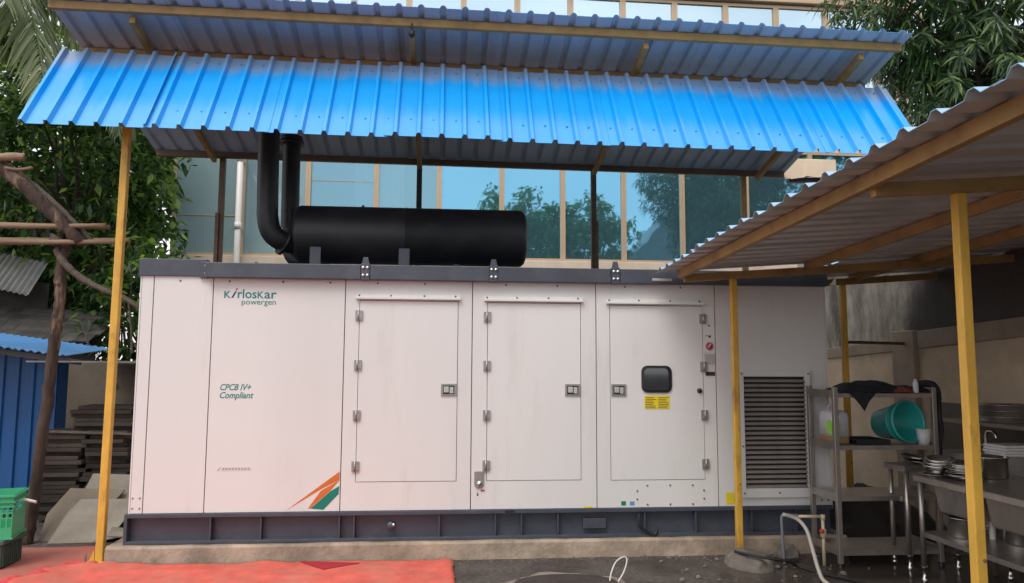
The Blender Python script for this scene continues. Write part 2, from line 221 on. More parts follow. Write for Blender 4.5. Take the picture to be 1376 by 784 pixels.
class MB:
    def __init__(s): s.v = []; s.f = []; s.mi = []; s.sm = []
    def add(s, v, f, mi=0, smooth=False):
        b = len(s.v); s.v += [tuple(x) for x in v]; s.f += [tuple(b + i for i in q) for q in f]; s.mi += [mi] * len(f); s.sm += [smooth] * len(f); return s
    def box(s, x0, x1, y0, y1, z0, z1, mi=0):
        return s.add([(x0, y0, z0), (x1, y0, z0), (x1, y1, z0), (x0, y1, z0), (x0, y0, z1), (x1, y0, z1), (x1, y1, z1), (x0, y1, z1)],
                     [(0, 3, 2, 1), (4, 5, 6, 7), (0, 1, 5, 4), (1, 2, 6, 5), (2, 3, 7, 6), (3, 0, 4, 7)], mi)
    def bar(s, a, b, w, h, up=(0, 0, 1), mi=0):
        a = Vector(a); b = Vector(b); d = (b - a).normalized(); x = d.cross(Vector(up)).normalized(); u = x.cross(d)
        v = [p + x * (w / 2 * i) + u * (h / 2 * j) for p in (a, b) for i, j in ((-1, -1), (1, -1), (1, 1), (-1, 1))]
        return s.add(v, [(0, 1, 2, 3), (7, 6, 5, 4), (0, 4, 5, 1), (1, 5, 6, 2), (2, 6, 7, 3), (3, 7, 4, 0)], mi)
    def tube(s, pts, rad, n=10, cap=True, mi=0, wob=0.0):
        pts = [Vector(p) for p in pts]; k = len(pts); rad = rad if isinstance(rad, (list, tuple)) else [rad] * k
        t = [(pts[min(i + 1, k - 1)] - pts[max(i - 1, 0)]).normalized() for i in range(k)]
        ref = Vector((0, 0, 1)) if abs(t[0].z) < .9 else Vector((1, 0, 0)); x = t[0].cross(ref).normalized(); V = []
        for i in range(k):
            x = (x - t[i] * x.dot(t[i])).normalized(); y = t[i].cross(x)
            for j in range(n):
                a = 2 * math.pi * j / n; rr = rad[i] * (1 + (random.uniform(-wob, wob) if wob else 0)); V.append(pts[i] + x * math.cos(a) * rr + y * math.sin(a) * rr)
        F = [(i * n + j, i * n + (j + 1) % n, (i + 1) * n + (j + 1) % n, (i + 1) * n + j) for i in range(k - 1) for j in range(n)]
        s.add(V, F, mi, True)
        if cap:
            b = len(s.v) - len(V); s.f += [tuple(b + j for j in reversed(range(n))), tuple(b + (k - 1) * n + j for j in range(n))]; s.mi += [mi, mi]; s.sm += [False, False]
        return s
    def lathe(s, prof, n=28, c=(0, 0, 0), ax='z', mi=0, smooth=True):
        V = []
        for (rr, h) in prof:
            for j in range(n):
                a = 2 * math.pi * j / n; p = (rr * math.cos(a), rr * math.sin(a), h)
                if ax == 'x': p = (p[2], p[0], p[1])
                if ax == 'y': p = (p[0], p[2], p[1])
                V.append((c[0] + p[0], c[1] + p[1], c[2] + p[2]))
        return s.add(V, [(i * n + j, i * n + (j + 1) % n, (i + 1) * n + (j + 1) % n, (i + 1) * n + j) for i in range(len(prof) - 1) for j in range(n)], mi, smooth)
    def prism(s, poly, y0, y1, mi=0):      # polygon in XZ, extruded along Y
        k = len(poly); v = [(x, y0, z) for x, z in poly] + [(x, y1, z) for x, z in poly]
        return s.add(v, [tuple(range(k)), tuple(reversed(range(k, 2 * k)))] + [(i, i + k, (i + 1) % k + k, (i + 1) % k) for i in range(k)], mi)
    def hprism(s, poly, z0, z1, mi=0):     # polygon in XY, extruded along Z
        k = len(poly); v = [(x, y, z0) for x, y in poly] + [(x, y, z1) for x, y in poly]
        return s.add(v, [tuple(reversed(range(k))), tuple(range(k, 2 * k))] + [(i, (i + 1) % k, (i + 1) % k + k, i + k) for i in range(k)], mi)
    def mesh(s, name, mats, o=(0, 0, 0), fix=True):
        me = bpy.data.meshes.new(name); me.from_pydata([(x - o[0], y - o[1], z - o[2]) for x, y, z in s.v], [], s.f)
        for m in (mats if isinstance(mats, (list, tuple)) else [mats]): me.materials.append(MT[m])
        me.polygons.foreach_set('material_index', s.mi); me.polygons.foreach_set('use_smooth', s.sm)
        if fix:
            bm = bmesh.new(); bm.from_mesh(me); bmesh.ops.recalc_face_normals(bm, faces=bm.faces); bm.to_mesh(me); bm.free()
        me.update(); return me
    def build(s, name, mats, parent=None, bevel=0.0, o=None, fix=True):
        base = off(parent) if parent else Vector(o or (0, 0, 0))
        ob = bpy.data.objects.new(name, s.mesh(name, mats, base, fix)); COL.objects.link(ob)
        if parent: ob.parent = parent
        else: ob.location = base
        OFF[ob.name] = base
        if bevel:
            b = ob.modifiers.new('bevel', 'BEVEL'); b.width = bevel; b.segments = 2; b.limit_method = 'ANGLE'; b.angle_limit = .7
        return ob

def smooth_path(pts, sub=6):
    P = [Vector(p) for p in pts]; out = []
    for i in range(len(P) - 1):
        p0, p1, p2, p3 = P[max(i - 1, 0)], P[i], P[i + 1], P[min(i + 2, len(P) - 1)]
        for k in range(sub):
            t = k / sub; out.append(.5 * ((2 * p1) + (p2 - p0) * t + (2 * p0 - 5 * p1 + 4 * p2 - p3) * t * t + (3 * p1 - p0 - 3 * p2 + p3) * t ** 3))
    return out + [P[-1]]

def rib_profile(w, pitch, rise=.028, base=.062, top=.028, start=0.0):
    pr = [(0, 0)]; c = start
    while c < w + base:
        for ds, h in ((-base / 2, 0), (-top / 2, rise), (top / 2, rise), (base / 2, 0)):
            sx = c + ds
            if 0 < sx < w: pr.append((sx, h))
            elif sx <= 0: pr[0] = (0, h if abs(ds) < base / 2 else 0)
        c += pitch
    lasth = pr[-1][1] if (w - pr[-1][0]) < base * .4 else 0
    pr.append((w, lasth)); return pr
def wave_profile(w, pitch, rise, n=6):
    k = int(w / pitch * n); return [(w * i / k, rise * .5 * (1 + math.sin(2 * math.pi * (w * i / k) / pitch))) for i in range(k + 1)]
def sheet(mb, O, across, along, nrm, prof, t=.003, rows=1, sag=0.0):
    O = Vector(O); A = Vector(across).normalized(); N = Vector(nrm).normalized(); Lg = Vector(along); k = len(prof); V = []
    for lay in (1, 0):
        for r in range(rows + 1):
            q = r / rows
            for (sx, h) in prof: V.append(O + A * sx + Lg * q + N * (h + t * lay - sag * math.sin(math.pi * q)))
    m = k * (rows + 1); F = []; mi = []
    for lay in (0, 1):
        for r in range(rows):
            for i in range(k - 1):
                a = lay * m + r * k + i; F.append((a, a + 1, a + k + 1, a + k)); mi.append(lay)
    for i in range(k - 1): F.append((i, i + 1, m + i + 1, m + i)); F.append((rows * k + i, rows * k + i + 1, m + rows * k + i + 1, m + rows * k + i)); mi += [0, 0]
    for r in range(rows): F.append((r * k, (r + 1) * k, m + (r + 1) * k, m + r * k)); F.append((r * k + k - 1, (r + 1) * k + k - 1, m + (r + 1) * k + k - 1, m + r * k + k - 1)); mi += [0, 0]
    b = len(mb.v); mb.v += [tuple(x) for x in V]; mb.f += [tuple(b + i for i in q) for q in F]; mb.mi += mi; mb.sm += [False] * len(F)
    return mb

ORD = ('topmost', 'second', 'third', 'fourth', 'fifth', 'sixth', 'seventh', 'eighth', 'ninth', 'tenth', 'eleventh', 'twelfth', 'thirteenth', 'fourteenth', 'fifteenth', 'sixteenth', 'seventeenth', 'eighteenth', 'nineteenth', 'twentieth', 'twenty-first', 'lowest')
# ------------------------------------------------------------------ ground
g = MB(); g.add([(-150, -150, 0), (150, -150, 0), (150, 150, 0), (-150, 150, 0)], [(0, 1, 2, 3)])
go = g.build('ground', 'ground'); go['kind'] = 'structure'

# ------------------------------------------------------------------ office building behind
B = thing('office_building', (3.5, 8, 0), 'beige office building with blue reflective ribbon windows behind the canopy', 'building')
FY = 8.0; KF = (FY + 6.386) / 10.386
def kx(x): return 2.526 + (x - 2.526) * KF
def kz(z): return 1.6 + (z - 1.6) * KF
BX0, BX1 = kx(-1.25), kx(9.6)
ZS, ZH, ZU, ZV = kz(3.06), kz(4.78), kz(5.75), kz(7.04)
w = MB(); w.box(BX0, BX1, FY + .02, FY + 7, 0, kz(2.98)); w.build('lower_wall', 'facade', B)
w = MB(); w.box(BX0, BX1, FY + .02, FY + 7, ZH, ZU); w.build('spandrel_wall', 'facade', B)
w = MB(); w.box(BX0, BX1, FY + .02, FY + 7, ZV, ZV + 1.6); w.build('parapet_wall', 'facade', B)
w = MB(); w.box(BX0 - .1, BX1 + .08, FY - .15, FY + .015, kz(2.90), ZS); w.build('sill_band', 'facade', B, .01)
w = MB(); w.box(BX0 - .08, BX1 + .06, FY - .12, FY + .015, ZV + .03, ZV + .25); w.build('cornice_band', 'frame', B, .01)
for za, zb in ((kz(2.98), ZH), (ZU, ZV)):
    w = MB(); w.box(BX0, BX1, FY + 2.2, FY + 2.3, za, zb); w.build('interior_wall', 'room', B)
    for xe in (BX0, BX1 - .1): w = MB(); w.box(xe, xe + .1, FY + .1, FY + 2.2, za, zb); w.build('end_wall', 'facade', B)
def window(x0, x1, z0, z1, glass, curt=None, transom=None):
    f = MB(); t = .06 if z0 > 6 else .05
    f.box(x0 + .001, x0 + t, FY - .03, FY + .05, z0, z1).box(x1 - t, x1 - .001, FY - .03, FY + .05, z0, z1).box(x0 + t, x1 - t, FY - .028, FY + .05, z0, z0 + .06).box(x0 + t, x1 - t, FY - .028, FY + .05, z1 - .06, z1)
    if transom: f.box(x0 + t, x1 - t, FY + .0, FY + .02, transom, transom + .012)
    fo = f.build('window', 'frame', B)
    a = random.uniform(-.006, .006); b2 = random.uniform(-.004, .004)
    p = MB(); p.add([(x0 + t, FY + .012 + a, z0 + .05), (x1 - t, FY + .012 - a, z0 + .05), (x1 - t, FY + .012 - a + b2, z1 - .05), (x0 + t, FY + .012 + a + b2, z1 - .05)], [(0, 1, 2, 3)]); p.build('pane', glass, fo)
    if curt:
        c = MB(); xa, xb = x0 + curt[0] * (x1 - x0), x0 + curt[1] * (x1 - x0); pts = []; k = max(8, int((xb - xa) / .012)); V = []; Fs = []
        for i in range(k + 1):
            x = xa + (xb - xa) * i / k; y = FY + .22 + .035 * math.sin(x * 62 + random.uniform(-.2, .2)) + .015 * math.sin(x * 23)
            V += [(x, y, z0 - .02), (x, y, z1)]
        Fs = [(2 * i, 2 * i + 2, 2 * i + 3, 2 * i + 1) for i in range(k)]
        c.add(V, Fs, 0, True); c.build('curtain', 'curtain', fo)
xs = [-1.21, -.29, .60, 1.54, 2.42, 3.31, 4.19, 5.08, 5.95, 6.92, 7.91, 8.8, 9.55]
curts = {0: (0, 1), 1: (0, 1), 2: (.66, 1), 3: (0, .42), 6: None}
for i in range(len(xs) - 1): window(kx(xs[i]), kx(xs[i + 1]), ZS, ZH, ('glasspale', 'glasspale', 'glassmid', 'glassmid')[i] if i < 4 else 'glass', curts.get(i), {0: kz(3.62), 2: kz(4.15)}.get(i))
x = -1.2; i = 0
while x < 9.4:
    window(kx(x), kx(x + .787), ZU, ZV, 'glassup', (0, 1) if i % 5 == 3 else ((.1, .6) if i % 7 == 2 else None)); x += .787; i += 1
PX = kx(-.285)
dp = MB(); dp.tube([(PX, FY - .25, 0), (PX, FY - .25, 6.9)], .056, 14)
for z in (4.1, 5.4): dp.tube([(PX, FY - .25, z), (PX, FY - .25, z + .13)], .066, 14); dp.box(PX - .015, PX + .015, FY - .25, FY - .01, z + .03, z + .08)
tag(dp.build('drain_pipe', 'pvc'), 'white plastic drain pipe running down the office facade', 'pipe')

# ------------------------------------------------------------------ plinth
pl = MB()
V = []; k = 40
for i in range(k + 1):
    x = -.13 + 6.15 * i / k; j = random.uniform(-.008, .008); V += [(x, -.085 + j, 0), (x, -.075 + j * .7, .125), (x, -.055 + j * .5, .142 + random.uniform(-.003, .003)), (x, 2.4, .142), (x, 2.4, 0)]
F = [(5 * i + a, 5 * i + 5 + a, 5 * i + 6 + a, 5 * i + 1 + a) for i in range(k) for a in range(4)] + [(0, 1, 2, 3, 4), tuple(5 * k + a for a in (4, 3, 2, 1, 0))]
pl.add(V, F); tag(pl.build('concrete_plinth', 'plinth', None, 0, (0, 0, 0)), 'low stained concrete plinth under the generator', 'plinth')

# ------------------------------------------------------------------ generator set
GX0, GX1, ZB, ZT, GD = 0.0, 5.94, .385, 2.326, 2.15
G = thing('generator_set', (2.97, 1.0, .142), 'long cream white diesel generator enclosure with black silencer on top', 'generator')
b = MB(); b.box(GX0 + .012, GX1 - .012, .014, GD, ZB, ZT); b.build('enclosure_core', 'gap', G)
b = MB(); b.box(GX0, GX0 + .011, .0, GD, ZB, ZT).box(GX1 - .011, GX1, .0, GD, ZB, ZT).box(GX0 + .011, GX1 - .011, GD + .001, GD + .012, ZB, ZT); b.build('side_cladding', 'white', G)
gp = .004
def fpanel(x0, x1, holes=()):
    p = MB(); x0 += gp; x1 -= gp; y0, y1 = -.001, .012
    if not holes: p.box(x0, x1, y0, y1, ZB + .003, ZT)
    for (a, c, z0, z1) in holes:
        p.box(x0, a, y0, y1, ZB + .003, ZT).box(c, x1, y0, y1, ZB + .003, ZT).box(a, c, y0, y1, ZB + .003, z0).box(a, c, y0, y1, z1, ZT)
    return p.build('panel', 'white', G)
fpanel(.011, .11); fpanel(.11, .59); fpanel(.59, 1.68)
doors = [(1.68, 2.76, 1.80, 2.64, .62, 2.14, 'l'), (2.76, 3.84, 2.89, 3.705, .62, 2.135, 'l'), (3.84, 4.91, 3.96, 4.795, .615, 2.125, 'r')]
hb = MB(); hb.box(-.03, .03, -.014, 0, -.042, .042).tube([(-.004, -.016, -.042), (-.004, -.016, .042)], .008, 8)
for z in (-.026, .026):
    for xx in (-.02, .016): hb.lathe([(0, -.002), (.006, 0), (.006, .004)], 8, (xx, -.015, z), 'y')
HINGE = hb.mesh('hinge', 'steelfit')
hd = MB(); hd.box(-.065, .065, -.01, 0, -.05, .05)
HANDLE = hd.mesh('handle', 'steelfit')
h2 = MB(); h2.box(-.048, .048, -.0125, -.0102, -.036, .036); RECESS = h2.mesh('recess', 'rubber')
h3 = MB(); h3.box(-.042, .0, -.022, -.0127, -.022, .028).box(.008, .040, -.018, -.0127, -.03, .024); GRIP = h3.mesh('grip', 'chrome')
bb = MB(); bb.lathe([(0, -.006), (.006, -.006), (.0085, -.003), (.0085, 0)], 8, (0, 0, 0), 'y'); BOLT = bb.mesh('bolt', 'rust'); BOLTZ = bb.mesh('bolt', 'steelfit')
bb = MB(); bb.lathe([(0, -.010), (.010, -.010), (.013, -.005), (.013, 0)], 8, (0, 0, 0), 'y'); BIGBOLT = bb.mesh('bolt', 'chrome')
for di, (p0, p1, a, c, z0, z1, side) in enumerate(doors):
    pan = fpanel(p0, p1, [(a, c, z0, z1)])
    d = MB(); g2 = .005
    if di == 2:
        wx0, wx1, wz0, wz1 = 4.26, 4.485, 1.385, 1.575
        d.box(a + g2, wx0, -.004, .011, z0 + g2, z1 - g2).box(wx1, c - g2, -.004, .011, z0 + g2, z1 - g2).box(wx0, wx1, -.004, .011, z0 + g2, wz0).box(wx0, wx1, -.004, .011, wz1, z1 - g2)
    else: d.box(a + g2, c - g2, -.004, .011, z0 + g2, z1 - g2)
    do = d.build('door', 'whitedoor', G)
    st = MB(); st.prism([(a - .03, z1 + .008), (c + .02, z1 + .008), (c + .02, z1 + .03), (a - .03, z1 + .03)], -.035, -.0015); st.box(a - .03, c + .02, -.008, -.0015, z1 + .0305, z1 + .05)
    so = st.build('rain_strip', 'white', G, .003)
    for q in (.02, .33, .66, .97): place('bolt', BOLT, so, (a - .02 + q * (c - a + .02), -.008, z1 + .041))
    hx = a - .001 if side == 'l' else c + .001
    for hz in (2.01, 1.59, 1.17, .75): place('hinge', HINGE, do, (hx, -.0045, hz), (0, 0, 0), None if side == 'l' else (-1, 1, 1))
    kx = c - .075 if side == 'l' else a + .075
    ho = place('handle', HANDLE, do, (kx, -.0045, 1.385)); place('recess', RECESS, ho, (kx, -.0045, 1.385)); place('grip', GRIP, ho, (kx, -.0045, 1.385))
    if di == 2:
        def rr(x0, x1, z0, z1, rad, n=6):
            o = []
            for (cx, cz, a0) in ((x1 - rad, z1 - rad, 0), (x0 + rad, z1 - rad, 90), (x0 + rad, z0 + rad, 180), (x1 - rad, z0 + rad, 270)):
                for k in range(n + 1): t = math.radians(a0 + 90 * k / n); o.append((cx + rad * math.cos(t), cz + rad * math.sin(t)))
            return o
        o1 = rr(4.237, 4.507, 1.363, 1.597, .055); o2 = rr(4.26, 4.484, 1.386, 1.574, .04); n = len(o1)
        f = MB(); f.add([(x, -.016, z) for x, z in o1] + [(x, -.020, z) for x, z in o2] + [(x, -.004, z) for x, z in o1] + [(x, .003, z) for x, z in o2],
                        [(i, (i + 1) % n, (i + 1) % n + n, i + n) for i in range(n)] + [(i, (i + 1) % n, (i + 1) % n + 2 * n, i + 2 * n) for i in range(n)] + [(i + n, (i + 1) % n + n, (i + 1) % n + 3 * n, i + 3 * n) for i in range(n)])
        wo = f.build('viewing_window', 'rubber', do)
        f = MB(); f.add([(x, -.006, z) for x, z in o2], [tuple(range(n))]); f.build('pane', 'viewglass', wo)
        f = MB(); f.box(4.27, 4.475, .0125, .0135, 1.40, 1.56); f.box(4.30, 4.38, .010, .0124, 1.45, 1.53, 1).box(4.41, 4.45, .010, .0124, 1.44, 1.54, 2); f.build('control_display', ['rubber', 'greypaper', 'blackprint'], wo)
        f = MB(); f.box(4.262, 4.488, -.0065, -.0045, 1.222, 1.338); yo = f.build('warning_sticker', 'yellow', do)
        f = MB()
        for k in range(7):
            z = 1.322 - k * .0145
            for (xa, xb) in ((4.27, 4.37), (4.385, 4.48)):
                f.box(xa, xa + (xb - xa) * random.uniform(.6, 1), -.0078, -.0068, z - .0045, z)
        f.build('warning_print', 'blackprint', yo)
        f = MB(); f.lathe([(0, -.02), (.018, -.02), (.022, -.012), (.022, 0)], 16, (4.755, -.0045, 1.38), 'y'); f.build('knob', 'rubber', do)
# louvred air inlet
fpanel(4.91, 5.93, [(5.15, 5.715, .54, 1.505)])
lf = MB(); lf.box(5.105, 5.15, -.028, -.0015, .46, 1.56).box(5.715, 5.76, -.028, -.0015, .46, 1.56).box(5.1501, 5.7149, -.027, -.0015, 1.505, 1.56).box(5.1501, 5.7149, -.027, -.0015, .46, .54)
LV = lf.build('louvre_vent', 'white', G, .003)
lb = MB(); lb.add([(0, -.030, -.009), (.563, -.030, -.009), (.563, -.008, .012), (0, -.008, .012), (0, -.028, -.011), (.563, -.028, -.011), (.563, -.006, .010), (0, -.006, .010)], [(0, 1, 2, 3), (7, 6, 5, 4), (0, 4, 5, 1), (1, 5, 6, 2), (2, 6, 7, 3), (3, 7, 4, 0)])
vb = MB(); vb.box(5.151, 5.714, .004, .0125, .541, 1.504); vb.build('vent_shade_sheet', 'rubber', LV)  # black sheet stands in for the deep shade behind the slats
SL = lb.mesh('slat', 'inoxdull'); MT['slatpaint'] = mat('dusty_slat', (.27, .235, .21), .55, var=.2, vscale=4); SL.materials[0] = MT['slatpaint']
for k in range(23): place('slat', SL, LV, (5.151, -.0 + .002, .555 + k * .0415))
for x in (5.13, 5.74):
    for z in (.5, .9, 1.53): place('bolt', BOLT, LV, (x, -.028, z))
place('bolt', BOLT, LV, (5.45, -.027, .5))
# small fittings, stickers and bolts on the panels
for x in (.32, .72, 1.16, 1.55, 1.95, 2.35, 3.05, 3.5, 4.1, 4.6): place('bolt', BOLT, G, (x, -.001, 2.285))
for x in (.03, .085):
    for z in (.43, .51): place('bolt', BOLTZ, G, (x, -.001, z))
for x, z in ((4.28, .57), (4.48, .57), (4.68, .57), (4.19, .525), (4.78, .525), (4.19, .455), (4.78, .455), (4.28, .41), (4.48, .41), (4.68, .41), (5.84, .43), (5.9, .43)): place('bolt', BOLT, G, (x, -.001, z))
def flat(name, m, x0, x1, z0, z1, parent=G, y=-.0028): f = MB(); f.box(x0, x1, y, -.0012, z0, z1); return f.build(name, m, parent)
flat('sticker', 'yellow', 4.975, 5.065, .405, .505); flat('sticker', 'yellow', 3.73, 3.80, .389, .403)
flat('sticker', 'green', 4.05, 4.09, .405, .44); flat('sticker', 'bluedot', 4.125, 4.165, .405, .437)
s = flat('rating_label', 'paper', 4.805, 4.905, 1.50, 1.72); flat('label_print', 'greypaper', 4.81, 4.9, 1.61, 1.70, s, -.0042); flat('label_print', 'blackprint', 4.815, 4.9, 1.51, 1.545, s, -.0042)
f = MB(); f.lathe([(0, -.006), (.038, -.006), (.038, -.0012)], 24, (4.855, 0, 1.77), 'y'); e_ = f.build('round_sticker', 'red', G); f = MB(); f.lathe([(.031, -.0061), (.031, -.0072), (.038, -.0072), (.038, -.0061)], 24, (4.855, 0, 1.77), 'y'); f.build('sticker_ring', 'greypaper', e_); f = MB(); f.prism([(4.835, 1.755), (4.85, 1.76), (4.872, 1.79), (4.862, 1.795)], -.0078, -.0062); f.build('sticker_mark', 'paper', e_)
place('bolt', BOLT, G, (4.855, -.001, 1.95)); flat('sticker', 'blackprint', 4.85, 4.87, 1.845, 1.865); flat('sticker', 'greypaper', 4.82, 4.85, 1.855, 1.87)
# fuel lock plate
f = MB(); o = [(2.79, .70), (2.79, .60)] + [(2.83 + .04 * math.cos(math.radians(t)), .60 + .04 * math.sin(math.radians(t))) for t in range(180, 361, 20)] + [(2.87, .70)]
f.prism(o, -.012, -.0012); kp = f.build('lock_plate', 'steelfit', G); f = MB(); f.lathe([(0, -.03), (.02, -.03), (.024, -.02), (.024, -.0125)], 16, (2.835, 0, .60), 'y'); f.build('lock_barrel', 'chrome', kp)
flat('sticker', 'red', 2.845, 2.88, .535, .548); f = MB(); f.prism([(2.812, .50), (2.828, .50), (2.82, .535)], -.0028, -.0012); f.build('sticker', 'blackprint', G)

def text(s, x, z, size, m, parent, shear=0.0, bold=.0, sx=1.0, y=-.0016):
    cu = bpy.data.curves.new('t', 'FONT'); cu.body = s; cu.size = size; cu.shear = shear; cu.offset = bold; cu.extrude = .0006; cu.resolution_u = 3
    o = bpy.data.objects.new('t', cu); COL.objects.link(o); bpy.context.view_layer.update()
    me = bpy.data.meshes.new_from_object(o.evaluated_get(bpy.context.evaluated_depsgraph_get())); w_ = o.dimensions.x
    bpy.data.objects.remove(o); me.materials.clear(); me.materials.append(MT[m])
    for v in me.vertices: v.co = (v.co.x * sx, -v.co.z, v.co.y)
    return place('lettering', me, parent, (x, y, z)), w_ * sx
def fit(s, x0, x1, z, size, m, shear=0.0, bold=.0):
    o, wd = text(s, x0, z, size, m, G, shear, bold); me = o.data; X = [v.co.x for v in me.vertices]; k = (x1 - x0) / (max(X) - min(X)); mn = min(X)
    for v in me.vertices: v.co.x = (v.co.x - mn) * k
    return o
# brand lettering: small-cap K, slashed i, rlos, small-cap K, ar
zl = 2.145
fit('K', .68, .735, zl, .082, 'teal', 0, .0016); fit('rlos', .79, .945, zl, .108, 'teal', 0, .0018); fit('K', .952, 1.005, zl, .082, 'teal', 0, .0016); fit('ar', 1.008, 1.11, zl, .108, 'teal', 0, .0018)
f = MB(); f.prism([(.737, zl), (.752, zl), (.782, zl + .056), (.767, zl + .056)], -.0024, -.0010); f.build('lettering', 'navy', G)
f = MB(); f.prism([(.772, zl + .066), (.785, zl + .066), (.79, zl + .082), (.777, zl + .082)], -.0024, -.0010); f.build('lettering', 'red', G)
fit('powergen', .825, 1.105, 2.092, .066, 'teal', 0, .0004)
fit('CPCB IV+', .68, .93, 1.378, .072, 'teal', .28, .0012); fit('Compliant', .68, .95, 1.312, .072, 'teal', .28, .0012)
f = MB(); f.box(.70, .955, -.0024, -.0012, .722, .752); so = f.build('serial_strip', 'paper', G)
f = MB(); f.prism([(.68, .722), (.69, .722), (.715, .75), (.705, .75)], -.0026, -.0012)
for k in range(9): f.box(.725 + k * .025, .742 + k * .025, -.0034, -.0025, .728, .746)
f.build('serial_print', 'greyprint', so)
f = MB(); f.prism([(1.25, .40), (1.672, .71), (1.672, .64), (1.53, .57)], -.0024, -.0012); f.build('stripe_graphic', 'orange', G)
f = MB(); f.prism([(1.42, .41), (1.52, .55), (1.55, .57), (1.672, .638), (1.60, .552), (1.44, .413)], -.0026, -.0012); f.build('stripe_graphic', 'orange', G)
f = MB(); f.prism([(1.442, .41), (1.60, .548), (1.672, .592), (1.668, .525), (1.548, .40)], -.0024, -.0012); f.build('stripe_graphic', 'green', G)
# base frame
bf = MB(); bf.box(GX0 - .02, GX1, .05, GD - .05, .145, ZB - .001).box(GX0 - .02, GX1, -.02, .049, ZB - .032, ZB - .0005).box(GX0 - .02, GX1, -.02, .049, .1435, .17).box(GX0 - .021, GX0 + .005, -.021, .0485, .1432, ZB - .0002)
BF = bf.build('base_frame', 'slate', G, .003)
rb = MB(); rb.box(-.006, .006, -.012, .0485, .1705, ZB - .0325); RIB = rb.mesh('rib', 'slate', (0, 0, 0))
for x in (.65, 1.05, 1.68, 1.80, 2.5, 2.97, 3.19, 3.5, 4.25, 4.7, 5.2, 5.6): place('rib', RIB, BF, (x, 0, 0))
f = MB(); f.box(3.72, 3.92, .0, .049, .215, .30); f.build('junction_box', 'slate', BF, .006)
f = MB(); f.lathe([(0, -.01), (.03, -.01), (.034, .0), (.034, .049)], 14, (2.1, 0, .262), 'y'); f.build('drain_plug', 'slate', BF); f = MB(); f.lathe([(0, -.02), (.014, -.02), (.014, -.0102)], 10, (2.125, 0, .272), 'y'); f.build('drain_plug', 'bright', BF)
f = MB(); f.box(3.05, 3.13, -.03, -.021, .345, .383); f.build('earth_lug', 'rubber', BF)
f = MB(); f.tube(smooth_path([(4.2, -.02, .33), (4.2, -.03, .25), (4.25, -.03, .19), (4.33, -.03, .165), (4.36, -.02, .22)]), .012, 8); f.build('earth_cable', 'rubber', BF)
# roof with rails
rf = MB(); rf.box(GX0, GX1, .0, GD, ZT + .0015, 2.425); rf.build('roof', 'slate', G, .004)
r1 = MB(); r1.box(-.01, .535, -.02, -.001, ZT - .004, 2.465).box(-.01, .535, -.001, .06, 2.4255, 2.465); r1.build('roof_rail', 'slate', G, .004)
segs = [(.535, 1.81), (1.89, 2.90), (2.975, 3.96), (4.045, 5.93)]
for a, c in segs:
    r2 = MB(); r2.box(a, c, -.075, -.001, ZT - .016, 2.435).box(a, c, -.001, .02, 2.4255, 2.435); r2.build('roof_rail', 'slate', G, .005)
for cx in (.52, 1.85, 2.9375, 4.0025):
    c = MB(); y = -.078 if cx > 1 else -.03
    c.box(cx - .037, cx + .037, y, -.001, ZT - .02, 2.445)
    if cx > 1: c.prism([(cx - .03, 2.4455), (cx + .03, 2.4455), (cx + .02, 2.50), (cx - .02, 2.50)], y + .01, y + .03)
    co = c.build('rail_clip', 'slate', G, .003)
    for dx in ((-.018, .018) if cx > 1 else (.012,)):
        for z in (2.345, 2.41): place('bolt', BIGBOLT, co, (cx + dx, y, z))
# silencer
cy, cz, R0 = .80, 2.832, .278
prof = [(0, 1.075), (.12, 1.078), (.2, 1.086), (.25, 1.105), (R0 - .004, 1.135), (R0, 1.15), (R0, 2.135), (R0 + .004, 2.137), (R0 + .004, 2.143), (R0, 2.145), (R0, 3.245), (R0 - .004, 3.26), (.25, 3.288), (.2, 3.306), (.12, 3.313), (0, 3.316)]
s = MB(); s.lathe(prof, 48, (0, cy, cz), 'x'); SI = s.build('silencer', 'black', G)
for bx in (1.33, 2.14):
    c = MB(); c.box(bx - .05, bx + .05, cy - .30, cy - .286, 2.426, 2.67).box(bx - .05, bx + .05, cy + .286, cy + .30, 2.426, 2.67).box(bx - .052, bx + .052, cy - .36, cy + .36, 2.4262, 2.438); c.build('silencer_bracket', 'slate', SI, .003)
c = MB(); c.lathe([(0, 3.13), (.012, 3.13), (.014, 3.10)], 10, (1.72, cy, 0)); c.build('drain_plug', 'black', SI)
c = MB(); c.lathe([(0, .06), (.03, .06), (.05, .03), (.14, .02), (.14, 0)], 20, (2.62, .22, 2.425)); cc = c.build('roof_flange', 'slate', G)
for k in range(6): place('bolt', BIGBOLT, cc, (2.62 + .11 * math.cos(k * 1.05), .22 + .11 * math.sin(k * 1.05), 2.447), (-math.pi / 2, 0, 0))
c = MB(); c.prism([(.86, 2.4255), (1.02, 2.4255), (.98, 2.44), (.90, 2.47)], .1, .14); c.build('lifting_lug', 'slate', G)
# exhaust pipes
e1 = MB(); e1.tube(smooth_path([(.845, .62, 4.32), (.85, .62, 3.6), (.858, .62, 3.1), (.865, .62, 2.95), (.895, .63, 2.83), (.955, .65, 2.765), (1.03, .69, 2.735), (1.16, .75, 2.72)], 5), .097, 22); E1 = e1.build('exhaust_pipe', 'black', G)
e2 = MB(); e2.tube(smooth_path([(.985, .98, 3.85), (.99, .98, 3.3), (.995, .98, 2.9), (1.005, .98, 2.78), (1.035, .97, 2.66), (1.11, .94, 2.60), (1.25, .9, 2.585)], 5), .086, 22); E2 = e2.build('exhaust_pipe', 'black', G)
c = MB(); c.tube([(.995, .665, 2.748), (1.02, .682, 2.738)], .135, 24); fo = c.build('flange', 'black', E1)
for k in range(8):
    a = k * math.pi / 4; place('bolt', BIGBOLT, fo, (.993 + .03 * math.cos(a), .655 - .02 * abs(math.cos(a)), 2.745 + .115 * math.sin(a)), (0, 0, .5))
